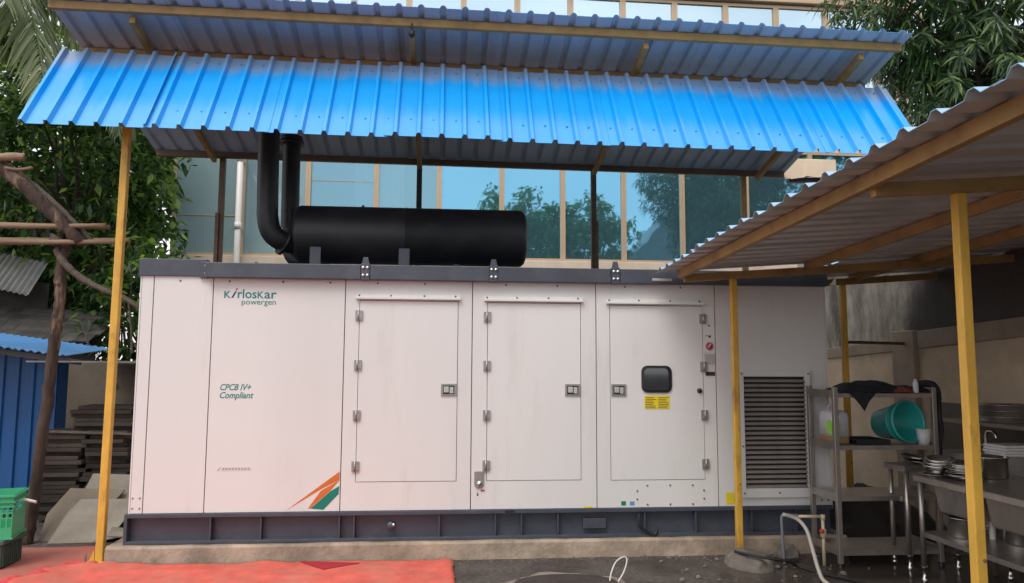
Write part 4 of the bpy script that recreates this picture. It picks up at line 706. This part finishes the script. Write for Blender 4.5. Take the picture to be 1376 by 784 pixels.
# tap pipe and hoses
TP = thing('tap_pipe', (5.59, -.47, 0), 'cream plastic tap pipe with red valve rising from the wet floor', 'pipe')
q = MB(); q.tube([(5.60, -.47, 0), (5.60, -.47, .372)], .013, 12).tube([(5.60, -.47, .385), (5.39, -.465, .388)], .013, 12); q.build('riser', 'cpvc', TP)
q = MB(); q.tube([(5.60, -.47, .36), (5.60, -.47, .40)], .019, 12); q.build('elbow', 'cpvc', TP); q = MB(); q.tube([(5.60, -.47, .22), (5.60, -.47, .285)], .023, 12); q.build('valve_body', 'cpvc', TP)
q = MB(); q.lathe([(0, -.02), (.016, -.02), (.02, -.008), (.02, .0)], 12, (5.575, -.492, .275), 'y'); q.build('valve_knob', 'valve', TP)
q = MB(); q.tube(smooth_path([(5.40, -.465, .39), (5.30, -.46, .40), (5.265, -.45, .38), (5.27, -.44, .25), (5.285, -.42, .08), (5.29, -.42, .006)]), .012, 10); tag(q.build('grey_hose', 'greyhose', None, 0, (5.28, -.44, 0)), 'grey hose drooping from the end of the tap pipe', 'hose')
q = MB(); q.tube(smooth_path([(5.27, -.462, .405), (5.38, -.475, .37), (5.42, -.55, .30), (5.40, -.68, .18), (5.36, -.85, .06), (5.34, -1.0, .016), (5.36, -1.4, .014)]), .015, 10); tag(q.build('pale_hose', 'hose', None, 0, (5.35, -.7, 0)), 'pale hose running from the tap pipe to the floor', 'hose')

# ------------------------------------------------------------------ carpets
def carpet(name, m, x0, x1, y0, y1, nx, ny, zf, label, z0=.006, edge=.02, seed=1):
    r = np.random.default_rng(seed); q = MB(); V = []; ew = r.uniform(-1, 1, (4, max(nx, ny) + 1)) * edge
    for a in range(nx + 1):
        for b in range(ny + 1):
            u, v = a / nx, b / ny; x = x0 + (x1 - x0) * u; y = y0 + (y1 - y0) * v
            y += ew[0][a] * v ** 8 - ew[1][a] * (1 - v) ** 8; x += ew[2][b] * u ** 8 - ew[3][b] * (1 - u) ** 8
            V.append((x, y, z0 + zf(x, y, u, v)))
    q.add(V, [(a * (ny + 1) + b, (a + 1) * (ny + 1) + b, (a + 1) * (ny + 1) + b + 1, a * (ny + 1) + b + 1) for a in range(nx) for b in range(ny)], 0, True)
    o = q.build(name, m, None, 0, ((x0 + x1) / 2, (y0 + y1) / 2, 0)); sm = o.modifiers.new('solid', 'SOLIDIFY'); sm.thickness = .004; sm.offset = 1; return tag(o, label, 'carpet')
def ridge(x, y, p, q, h, wdt):
    p = Vector(p); q = Vector(q); d = q - p; t = max(0, min(1, (Vector((x, y)) - p).dot(d) / d.length_squared)); ds = (Vector((x, y)) - p - d * t).length; return h * math.exp(-(ds / wdt) ** 2)
carpet('red_carpet', 'redmat', -3.2, -.17, -3.2, .56, 50, 60, lambda x, y, u, v: .004 * (1 + math.sin(x * 7 + 2 * y) * math.sin(y * 9)), 'dull brick red carpet reaching back under the log frame', .004, .006, 2)
carpet('red_carpet', 'redmat2', -.55, 2.62, -3.2, -.135, 110, 90, lambda x, y, u, v: .003 * (1 + math.sin(x * 5 + 3 * y)) + ridge(x, y, (.3, -.75), (1.1, -.42), .016, .025) + ridge(x, y, (1.2, -.52), (2.1, -.62), .014, .02) + ridge(x, y, (.1, -.30), (.75, -.36), .013, .02) + ridge(x, y, (1.9, -.30), (2.5, -.42), .012, .02) + ridge(x, y, (-.5, -.62), (-.05, -.18), .045, .05) + ridge(x, y, (-.45, -.34), (-.18, -.13), .04, .04) + .022 * max(0, math.sin(x * 6.1 + 1)) ** 3 * math.exp(-((y + .15) / .05) ** 2) * (x < 1.7) + ridge(x, y, (2.62, -.9), (2.55, -.15), .014, .03), 'bright orange red carpet spread in front of the generator plinth', .0145, .007, 5)
q = MB(); V = [(1.42, -.17, .03), (1.85, -.20, .028), (1.60, -.33, .030), (1.45, -.19, .04)]; q.add([(1.40, -.16, .034), (1.88, -.235, .03), (1.62, -.40, .030), (1.40, -.16, .030), (1.88, -.235, .026), (1.62, -.40, .026)], [(0, 2, 1), (3, 4, 5), (0, 1, 4, 3), (1, 2, 5, 4), (2, 0, 3, 5)]); tag(q.build('carpet_flap', 'redflap', None, 0, (1.6, -.27, .03)), 'folded crimson corner lying on the orange red carpet', 'carpet')
V = []; q = MB(); path = smooth_path([(-.95, -.98, .05), (-.70, -.72, .05), (-.52, -.50, .055), (-.40, -.28, .055), (-.30, -.10, .05)], 6)
for i, p in enumerate(path):
    wv = .05 + .025 * math.sin(i * .9); V += [(p.x - wv * 1.6, p.y + wv, .02), (p.x - wv * .4, p.y + wv * .3, .05 + .015 * math.sin(i * 1.3)), (p.x + wv * .5, p.y - wv * .4, .035), (p.x + wv * 1.7, p.y - wv * 1.1, .02)]
q.add(V, [(4 * i + a, 4 * i + 4 + a, 4 * i + 5 + a, 4 * i + 1 + a) for i in range(len(path) - 1) for a in range(3)], 0, False); MT['redfold'] = mat('rose_red_cloth', (.56, .06, .062), .9, var=.15, vscale=5)
o = q.build('red_cloth', 'redfold', None, 0, (-.5, -.4, 0)); sm = o.modifiers.new('solid', 'SOLIDIFY'); sm.thickness = .005; tag(o, 'crumpled rose red cloth strip trailing from the mustard post foot', 'cloth')

# ------------------------------------------------------------------ green crate and bin at the left edge
CR = thing('green_crate', (-1.03, -.05, .235), 'bright green slotted plastic crate on the dark bin', 'crate')
cx0, cx1, cy0, cy1, z0, z1 = -1.32, -.80, -.22, .13, .235, .575
q = MB(); q.box(cx0 + .02, cx1 - .02, cy0 + .02, cy1 - .02, z0, z0 + .01); q.build('base', 'greencrate', CR)
def wallx(y, m): 
    q = MB()
    q.add([(cx0 + .02, y, z0), (cx1 - .02, y, z0), (cx1, y - math.copysign(.02, -y + .0) * 0, z0 + .10), (cx0, y, z0 + .10)], [(0, 1, 2, 3)])
    return q
for (ya, yb) in ((cy0, cy0 + .008), (cy1 - .008, cy1)):
    q = MB(); q.box(cx0, cx1, ya, yb, z0, z0 + .09).box(cx0, cx1, ya, yb, z1 - .09, z1)
    for k in range(14): xx = cx0 + (cx1 - cx0) * k / 13; q.box(max(cx0, xx - .006), min(cx1, xx + .006), ya + .0005, yb - .0005, z0 + .09, z1 - .09)
    for z in (z0 + .16, z0 + .20): q.box(cx0, cx1, ya + .001, yb - .001, z - .006, z + .006)
    q.build('side_wall', 'greencrate', CR)
for (xa, xb) in ((cx0, cx0 + .008), (cx1 - .008, cx1)):
    q = MB(); q.box(xa, xb, cy0 + .009, cy1 - .009, z0, z0 + .21).box(xa, xb, cy0 + .009, cy1 - .009, z1 - .06, z1).box(xa, xb, cy0 + .009, cy0 + .08, z0 + .20, z1 - .06).box(xa, xb, cy1 - .08, cy1 - .009, z0 + .20, z1 - .06); q.build('end_wall', 'greencrate', CR)
for z in (z1 - .012, z1 - .055, z1 - .09, z0 + .006):
    q = MB(); o_, i_ = .016 if z > .5 else .010, .0005; q.box(cx0 - o_, cx1 + o_, cy0 - o_, cy0 - i_, z - .006, z + .006).box(cx0 - o_, cx1 + o_, cy1 + i_, cy1 + o_, z - .006, z + .006).box(cx0 - o_, cx0 - i_, cy0 - i_, cy1 + i_, z - .0058, z + .0058).box(cx1 + i_, cx1 + o_, cy0 - i_, cy1 + i_, z - .0058, z + .0058); q.build('rim', 'greencrate', CR)
q = MB(); q.tube([(-.92, .06, .52), (-.72, .02, .485)], .012, 8); tag(q.build('white_stick', 'pvc', None, 0, (-.8, .04, .5)), 'short white stick poking out of the green crate', 'stick')
CR.rotation_euler.z = math.radians(14); CR.location.x -= .03
BN = thing('dark_bin', (-1.05, -.05, .018), 'grey green plastic bin underneath the green crate', 'bin')
q = MB(); q.box(-1.30, -.845, -.19, .10, .019, .20); q.build('bin_body', 'darkbin', BN, .012)
q = MB(); q.box(-1.33, -.82, -.215, .125, .2005, .234); q.build('rim', 'darkbin', BN, .006)
for k in range(10): q = MB(); q.box(-.8448, -.838, -.17 + k * .027, -.158 + k * .027, .03, .19); q.build('rib', 'darkbin', BN)

# ------------------------------------------------------------------ log frame
LF = thing('log_frame', (-1.08, .72, 0), 'rough log frame with forked trunk post and lashed poles', 'log frame')
def logt(name, pts, r0, r1, m='bark', wob=.16, sub=9): p = smooth_path(pts, sub); k = len(p); q = MB(); q.tube([v + Vector((random.uniform(-1, 1), random.uniform(-1, 1), 0)) * r0 * .10 for v in p], [r0 + (r1 - r0) * i / (k - 1) for i in range(k)], 12, True, 0, wob); return q.build(name, m, LF)
logt('trunk_post', [(-1.13, .72, 0), (-1.09, .72, .5), (-1.04, .72, 1.2), (-1.0, .72, 1.9), (-.985, .72, 2.35), (-1.0, .72, 2.78)], .050, .043)
logt('trunk_post', [(-2.25, .70, 0), (-2.2, .70, .9), (-2.14, .70, 1.9), (-2.08, .69, 2.8), (-2.0, .66, 3.72)], .06, .045)
logt('stub', [(-1.0, .72, 2.3), (-.97, .71, 2.6), (-.88, .70, 2.80)], .05, .035)
logt('diagonal_log', [(-1.95, .60, 3.66), (-1.5, .62, 3.36), (-1.15, .62, 3.05), (-.92, .62, 2.83), (-.78, .62, 2.68)], .068, .055)
logt('diagonal_log', [(-1.6, .66, 3.47), (-1.2, .66, 3.17), (-.9, .66, 2.90), (-.70, .66, 2.70)], .035, .02, 'pole2')
logt('branch', [(-1.9, .55, 3.42), (-1.5, .55, 3.44), (-1.28, .55, 3.45)], .04, .035, 'pole')
logt('branch', [(-1.5, .57, 3.36), (-1.35, .57, 3.335), (-1.22, .57, 3.36)], .02, .012, 'pole')
for (za, zb_, xb, yy) in ((2.86, 2.865, -.62, .80), (2.815, 2.845, -.56, .60), (2.72, 2.75, -.44, .82), (2.665, 2.70, -.46, .60)):
    logt('pole', [(-2.6, yy, za), (-1.6, yy, za + .008), (-1.0, yy, (za + zb_) / 2), (xb, yy, zb_)], .027, .021, 'pole', .08)
logt('hanging_branch', [(-1.02, .68, 2.62), (-.93, .66, 2.50), (-.80, .66, 2.38), (-.62, .66, 2.28), (-.42, .66, 2.20), (-.25, .66, 2.10)], .034, .02, 'pole2')
for yy in (.62, .80):
    q = MB()
    for k in range(5): q.tube([(-1.0 + .085 * math.cos(a), .71 + .10 * math.sin(a), 2.69 + .012 * k + .03 * math.sin(a * 2)) for a in np.linspace(0, 6.28, 14)], .008, 5)
    q.build('lashing', 'pole2', LF); break

# ------------------------------------------------------------------ blue shed, yard wall, boards
BS = thing('blue_shed', (-2.2, 2.0, 0), 'low shed clad in dark blue corrugated sheet with sky blue roof', 'shed')
for i in range(3):
    m = MB(); sheet(m, (-3.75 + i * .75, 1.80, 0.06), (1, 0, 0), (0, 0, 1.74), (0, -1, 0), rib_profile(.755, .15, .022, .05, .025, .075), .003); m.build('wall_sheet', ['bluewall', 'bluewall'], BS)
for i in range(3):
    m = MB(); xa = -3.2 + i * .8; xl = .8 if i < 2 else .46; sl = -.105; n_ = Vector((.12, -.06, 1)).normalized()
    sheet(m, (xa, 1.15, 1.74 - .135 * (xa + 1.75)), (1, 0, -.135), (0.02, .95, .085), n_, wave_profile(xl + .03, .075, .02), .003); m.build('roof_sheet', ['blueroof', 'under'], BS)
q = MB(); q.bar((-3.2, 1.22, 1.90), (-1.0, 1.22, 1.60), .04, .05); q.build('eave_beam', 'darksteel', BS)
q = MB(); q.box(-1.53, -1.49, 1.82, 2.02, .0, 1.70); q.build('side_wall', 'bluewall', BS)
q = MB(); q.box(-4.5, .0 - .3, 3.0, 3.15, 0, 1.62); tag(q.build('yard_wall', 'stonewall', None, .01, (-2, 3.07, 0)), 'plain beige plastered wall behind the stacked boards', 'wall')
q = MB(); q.box(-1.47, -.32, 1.15, 2.98, 1.60, 1.615); tag(q.build('store_roof', 'oldroof', None, 0, (-.9, 2, 1.6)), 'thin grey sheet roof over the stacked boards', 'roof')
bd = MB(); bd.box(-.41, .41, -.15, .15, 0, .036); BD = bd.mesh('board', 'board'); bd = MB(); bd.box(-.20, .20, -.15, .15, 0, .036); BDS = bd.mesh('board', 'board')
for k in range(22):
    for h in range(2):
        o = place('old_board', BDS, None, (-1.19 + h * .43 + random.uniform(-.05, .05), 1.50 + random.uniform(-.05, .03), .05 + k * .0402), (0, 0, random.uniform(-.05, .05)), (1 + random.uniform(-.08, .06), 1, 1)); tag(o, ('left', 'right')[h] + ' dark board in the ' + ORD[21 - k] + ' layer from the top of the wide stack', 'board', 'boards in the wide stack')
for k in range(6):
    o = place('old_board', BD, None, (-.80 + random.uniform(-.06, .03), 1.55 + random.uniform(-.04, .04), .935 + k * .0402), (0, 0, random.uniform(-.06, .06)), (.72, 1, 1)); tag(o, ORD[5 - k] + ' dark board from the top of the small upper pile', 'board', 'boards in the upper pile')
q = MB(); q.bar((-1.30, 1.33, .93), (-.36, 1.30, .90), .03, .02); tag(q.build('batten', 'pole2', None, 0, (-.8, 1.3, .9)), 'thin pale batten across the front of the board stack', 'batten')
def slab(pts, base, lean, t, label, rz=0.0, m='slab'):
    q = MB(); q.prism(pts, 0, t); o = q.build('broken_panel', m, None, .002); o.location = base; o.rotation_euler = (lean, 0, rz); return tag(o, label, 'panel')
slab([(-.02, 0), (.46, 0), (.60, .26), (.66, .42), (.14, .43), (.06, .30)], (-.93, .70, .004), math.radians(-38), .014, 'largest broken grey panel leaning at the front behind the mustard post', .06)
slab([(0, 0), (.35, 0), (.60, .5), (.10, .52), (-.02, .26)], (-1.07, .79, .004), math.radians(-36), .014, 'tan edged broken panel at the left of the leaning pile', -.02, 'stonewall')
slab([(.05, 0), (.6, 0), (.66, .60), (.18, .62)], (-1.00, .90, .004), math.radians(-30), .014, 'tallest plain panel at the back of the leaning pile', .0)
for k, (x, y, rz, s_) in enumerate(((-.42, .85, .2, .33), (-.30, .98, -.3, .25), (-.36, .72, .5, .2), (-.45, 1.05, .1, .3), (-.25, .80, 1.0, .16))):
    q = MB(); q.hprism([(-.5 * s_, -.12), (.45 * s_, -.15), (.6 * s_, .05), (-.2 * s_, .12)], 0, .012); o = q.build('panel_shard', 'slab' if k % 2 == 0 else 'board'); o.location = (x, y, .02 + .035 * k); o.rotation_euler = (random.uniform(-.25, .25), random.uniform(-.3, .2), rz); tag(o, ('pale flat shard', 'dark splinter', 'small pale shard', 'broad dark shard', 'tiny pale shard')[k] + ' in the debris between post and plinth', 'shard')
# grey sheet roof and tile roof of the hut beyond
HT = thing('old_hut', (-3.4, 4.2, 0), 'old dark hut with grey corrugated and mossy tile roofs', 'hut')
m = MB(); n_ = Vector((.35, -.45, .8)).normalized(); al = Vector((.95, -.1, -.62)); ac = Vector((.45, -.9, .0)).normalized()
sheet(m, (-3.64, 3.10, 2.645), (1.09, 0, -.245), (-.20, .80, .50), Vector((.22, -.5, .84)).normalized(), wave_profile(1.14, .07, .022), .003); m.build('upper_roof', ['brightroof', 'brightroof'], HT)
m = MB(); sheet(m, (-4.7, 5.2, 4.15), (1, 0, -.28), (.2, -.5, -.45), Vector((.2, -.55, .8)).normalized(), wave_profile(1.5, .085, .024), .003); m.build('top_roof', ['oldroof', 'oldroof'], HT)
tl = MB(); tl.box(-.09, .09, -.13, .13, 0, .018); TL = tl.mesh('tile', 'tiles')
for rr_ in range(4):
    for k in range(16): place('tile', TL, HT, (-4.35 + k * .17 + .05 * (rr_ % 2), 3.02 + rr_ * .20, 2.02 + rr_ * .095 - (k * .17) * .05), (.45 + random.uniform(-.05, .05), .05 + random.uniform(-.05, .05), random.uniform(-.04, .04)))
q = MB(); q.box(-4.8, -1.75, 3.16, 3.2, 0, 1.95); q.build('wall', 'darkwall', HT); q = MB(); q.box(-4.8, -2.62, 3.7, 3.74, 1.9, 2.62); q.build('wall', 'darkwall', HT)

# ------------------------------------------------------------------ vegetation
def leaf_mesh(name, C, D, U, Ln, Wd, m, droop=.0, seg=2):
    """C base points, D directions, U side vectors; each leaf a folded, drooping blade"""
    N = len(C); C = np.asarray(C, float); D = np.asarray(D, float); U = np.asarray(U, float)
    D /= np.linalg.norm(D, axis=1)[:, None] + 1e-9; U -= D * (U * D).sum(1)[:, None]; U /= np.linalg.norm(U, axis=1)[:, None] + 1e-9; Nn = np.cross(D, U)
    Ln = np.asarray(Ln)[:, None]; Wd = np.asarray(Wd)[:, None]; V = []
    st = ((0, .12), (.45, 1), (1, .03)) if seg == 2 else ((0, .15), (.3, .95), (.65, .85), (1, .04))
    for (t, w) in st:
        dz = np.zeros((N, 3)); dz[:, 2] = -droop * t * t; p = C + D * Ln * t + dz * Ln; f = Nn * (.12 * Wd * w)
        V += [p - U * Wd * .5 * w + f, p - f * .6, p + U * Wd * .5 * w + f]
    V = np.stack(V, 1); nv = V.shape[1]; rows = len(st); base = (np.arange(N) * nv)[:, None]; q = []
    for r in range(rows - 1):
        for a in (0, 1): q.append(base + np.array([r * 3 + a, r * 3 + a + 1, r * 3 + a + 4, r * 3 + a + 3])[None])
    F = np.concatenate(q, 0); me = bpy.data.meshes.new(name); me.vertices.add(N * nv); me.vertices.foreach_set('co', V.reshape(-1)); nf = len(F)
    me.loops.add(nf * 4); me.polygons.add(nf); me.loops.foreach_set('vertex_index', F.reshape(-1).astype(np.int32)); me.polygons.foreach_set('loop_start', (np.arange(nf) * 4).astype(np.int32)); me.polygons.foreach_set('loop_total', np.full(nf, 4, np.int32)); me.update(calc_edges=True); me.validate(); me.materials.append(MT[m]); return me
def unit(n, r): v = r.normal(size=(n, 3)); return v / np.linalg.norm(v, axis=1)[:, None]
def tree(name, base, height, crown_c, crown_r, nclump, per, ll, lw, m, label, seed, droop=.35, whorl=False, group=None, clump_r=.32, seg=2, trunk_r=.14):
    r = np.random.default_rng(seed); T = thing(name, base, label, 'tree', group); c = np.array(crown_c); R = np.array(crown_r)
    d = unit(nclump, r); rad = r.uniform(.25, 1, nclump) ** .45; noise = 1 + .22 * np.sin(d[:, 0] * 5 + seed) * np.cos(d[:, 2] * 4 + seed) ; CC = c + d * R * (rad * noise)[:, None]
    top = Vector((c[0], c[1], c[2] - R[2] * .25)); b = Vector(base); q = MB(); mid = b.lerp(top, .5) + Vector((r.uniform(-.2, .2), r.uniform(-.2, .2), 0))
    p = smooth_path([b, b.lerp(mid, .5) + Vector((.05, .03, 0)), mid, top], 5); q.tube(p, [trunk_r * (1 - .55 * i / (len(p) - 1)) for i in range(len(p))], 12, True, 0, .06)
    for k in np.argsort(rad)[:34]:
        e = Vector(CC[k]); s = p[int(len(p) * r.uniform(.45, .98))]; q.tube(smooth_path([s, s.lerp(e, .5) + Vector((r.uniform(-.15, .15), r.uniform(-.15, .15), r.uniform(-.1, .2))), e], 4), [trunk_r * (.42 - .36 * i / 8) for i in range(9)], 6)
    q.build('trunk', 'trunk', T)
    if whorl:
        n = nclump * per; ci = np.repeat(np.arange(nclump), per); tip = d[ci] * .6 + np.array([0, 0, .35]); ang = np.tile(np.arange(per) * 2.4, nclump) + r.uniform(0, .5, n); tn = tip / np.linalg.norm(tip, axis=1)[:, None]
        a1 = np.cross(tn, np.array([0.3, .2, 1.])); a1 /= np.linalg.norm(a1, axis=1)[:, None]; a2 = np.cross(tn, a1); D = a1 * np.cos(ang)[:, None] + a2 * np.sin(ang)[:, None] + tn * r.uniform(-.25, .75, n)[:, None]
        P = CC[ci] + tn * (r.uniform(-.12, .08, n))[:, None]; U = np.cross(D, tn)
    else:
        n = nclump * per; ci = np.repeat(np.arange(nclump), per); P = CC[ci] + unit(n, r) * (r.uniform(.2, 1, n) ** .5 * clump_r)[:, None] * np.array([1.15, 1.15, .8]); D = unit(n, r) * .9 + d[ci] * .5 + np.array([0, 0, -.25]); U = np.cross(D, np.array([0, 0, 1.]) + .5 * unit(n, r))
    me = leaf_mesh('crown', P - np.array(base), D, U, r.uniform(.7, 1.2, n) * ll, r.uniform(.75, 1.15, n) * lw, m, droop, seg)
    o = bpy.data.objects.new('crown', me); COL.objects.link(o); o.parent = T; o['kind'] = 'stuff'; return T
tree('broadleaf_tree', (-3.0, 5.0, 0), 6, (-3.1, 5.0, 4.1), (1.65, 1.3, 2.3), 300, 34, .15, .09, 'leafdark', 'dark large leaved tree behind the log frame and blue shed', 3, .3, False, None, .36)
tree('broadleaf_shrub', (-1.35, 3.7, 0), 3, (-1.35, 3.7, 2.15), (.75, .5, 1.15), 60, 30, .14, .085, 'leafdark', 'leafy shrub filling the gap beside the left end of the generator', 31, .3, False, None, .25, 2, .05)
tree('broadleaf_tree', (-5.0, 8.0, 0), 7, (-5.0, 8.0, 5.2), (2.6, 1.8, 2.6), 200, 34, .26, .16, 'leafdark', 'farther broadleaf tree at the left edge behind the palm', 5, .3, False, None, .45)
tree('mango_tree', (9.9, 2.6, 0), 7, (10.0, 2.7, 6.5), (2.3, 1.5, 2.2), 1750, 15, .185, .038, 'mango', 'dense dark mango tree with long drooping leaves right of the office building', 8, .55, True, None, .3, 3, .11)
tree('yard_tree', (5.2, -17.5, 0), 10, (5.2, -17.5, 7.6), (1.9, 1.6, 3.0), 150, 30, .34, .2, 'backleaf', 'bushy green tree mirrored in the windows right of the silencer', 12, .3, False, None, .55)
tree('yard_tree', (8.0, -17.5, 0), 10, (7.9, -17.5, 7.9), (1.9, 1.6, 3.1), 150, 30, .34, .2, 'backleaf', 'round green tree mirrored in the middle office windows', 13, .3, False, None, .55)
tree('yard_tree', (10.6, -18.0, 0), 10, (10.6, -18.0, 7.2), (1.9, 1.8, 3.4), 150, 30, .34, .2, 'backleaf', 'green tree mirrored in the window beside the brown rear post', 14, .3, False, None, .55)
tree('yard_tree', (21.0, -16, 0), 14, (21.0, -16, 10.0), (4.6, 2.5, 6.4), 260, 34, .4, .24, 'leafdark', 'dark tall tree mirrored in the rightmost lower windows', 17, .3, False, None, .8)
NH = thing('neighbour_hall', (16.5, -19, 0), 'dark hall with sloping roof mirrored in the right hand windows', 'building')
q = MB(); q.box(12.6, 21.4, -23, -17.2, 0, 7.4); q.build('wall', 'darkwall', NH)
q = MB(); q.prism([(12.0, 7.41), (22.0, 7.41), (17.0, 12.6)], -23.3, -16.9); q.build('roof', 'oldroof', NH)
# coconut palm
PT = thing('palm_tree', (-3.9, 3.2, 0), 'coconut palm with long drooping fronds at the upper left', 'tree')
q = MB(); q.tube(smooth_path([(-4.0, 3.4, 0), (-3.95, 3.35, 3), (-3.7, 3.2, 5.6), (-3.55, 3.1, 6.7)], 6), [.17 - .003 * i for i in range(19)], 14, True, 0, .04); q.build('trunk', 'trunk', PT)
r = np.random.default_rng(21); hub = np.array([-3.55, 3.1, 6.75])
fr = [(-20, 2.9, .5, 1.0), (-48, 2.8, .25, 1.1), (-75, 2.7, .35, 1.0), (10, 2.7, .55, .9), (-100, 2.6, .2, 1.05), (-140, 2.6, .3, 1.0), (40, 2.5, .5, .9), (-5, 2.9, .05, 1.35), (-35, 2.9, -.05, 1.25), (-62, 2.7, -.15, 1.15), (-85, 2.6, -.2, 1.1), (100, 2.4, .4, .9), (170, 2.5, .3, 1.0), (-115, 2.5, -.2, 1.0), (22, 2.8, .1, 1.3)]
for (az, ln, up, dr) in fr:
    a = math.radians(az); hd = np.array([math.cos(a), math.sin(a), 0]); n = 46; ts = np.linspace(0, 1, n); pts = np.array([hub + hd * ln * t * (1 - .22 * t * dr) + np.array([0, 0, up * ln * t * .8 - dr * ln * .62 * t ** 2.0]) for t in ts])
    q = MB(); q.tube([Vector(p) for p in pts[::3]], [.022 * (1 - .8 * i / 16) + .003 for i in range(len(pts[::3]))], 6); ro = q.build('frond', 'palm', PT)
    tg = np.gradient(pts, axis=0); tg /= np.linalg.norm(tg, axis=1)[:, None]; sd2 = np.cross(tg, [0, 0, 1.]); sd2 /= np.linalg.norm(sd2, axis=1)[:, None]; C_, D_, U_, Ls = [], [], [], []
    for i in range(4, n):
        for rep in (0, .5):
            for s in (-1, 1):
                pp = pts[i] + (pts[min(i + 1, n - 1)] - pts[i]) * rep; C_.append(pp); D_.append(sd2[i] * s * .62 + tg[i] * .55 + np.array([0, 0, -.30]) + r.normal(size=3) * .07); U_.append(tg[i]); Ls.append(.62 * math.sin(math.pi * min(1, .16 + ts[i] * .84)) ** .6 * r.uniform(.85, 1.1) + .08)
    me = leaf_mesh('leaflets', np.array(C_) - np.array((-3.9, 3.2, 0)), D_, U_, Ls, [.034] * len(Ls), 'palm', .45, 3); o = bpy.data.objects.new('leaflets', me); COL.objects.link(o); o.parent = ro; o['kind'] = 'stuff'
# a few bare vines and weeds on the old walls
for k, (x, z0, z1, bend) in enumerate(((-.80, 1.70, 2.25, .06), (-.55, 1.6, 2.05, -.10), (-1.25, 1.78, 2.02, .08), (-.70, 1.6, 1.85, .1), (-.62, 1.62, 1.95, -.04), (-.40, 1.6, 1.8, .05))):
    q = MB(); q.tube(smooth_path([(x, 1.9, z0), (x - bend * .4, 1.9, (z0 + z1) / 2), (x + bend * -1.0, 1.88, z1)]), [.012 - .0006 * i for i in range(13)], 6); tag(q.build('dry_stem', 'pole2', None, 0, (x, 1.9, z0)), ('tallest dry stem', 'long dry stem bending right', 'dry stem nearest the trunk post', 'short curved dry stem', 'thin upright dry stem', 'shortest dry stem beside the generator')[k] + ' above the sheet store roof', 'stem', 'dry stems above the store roof')
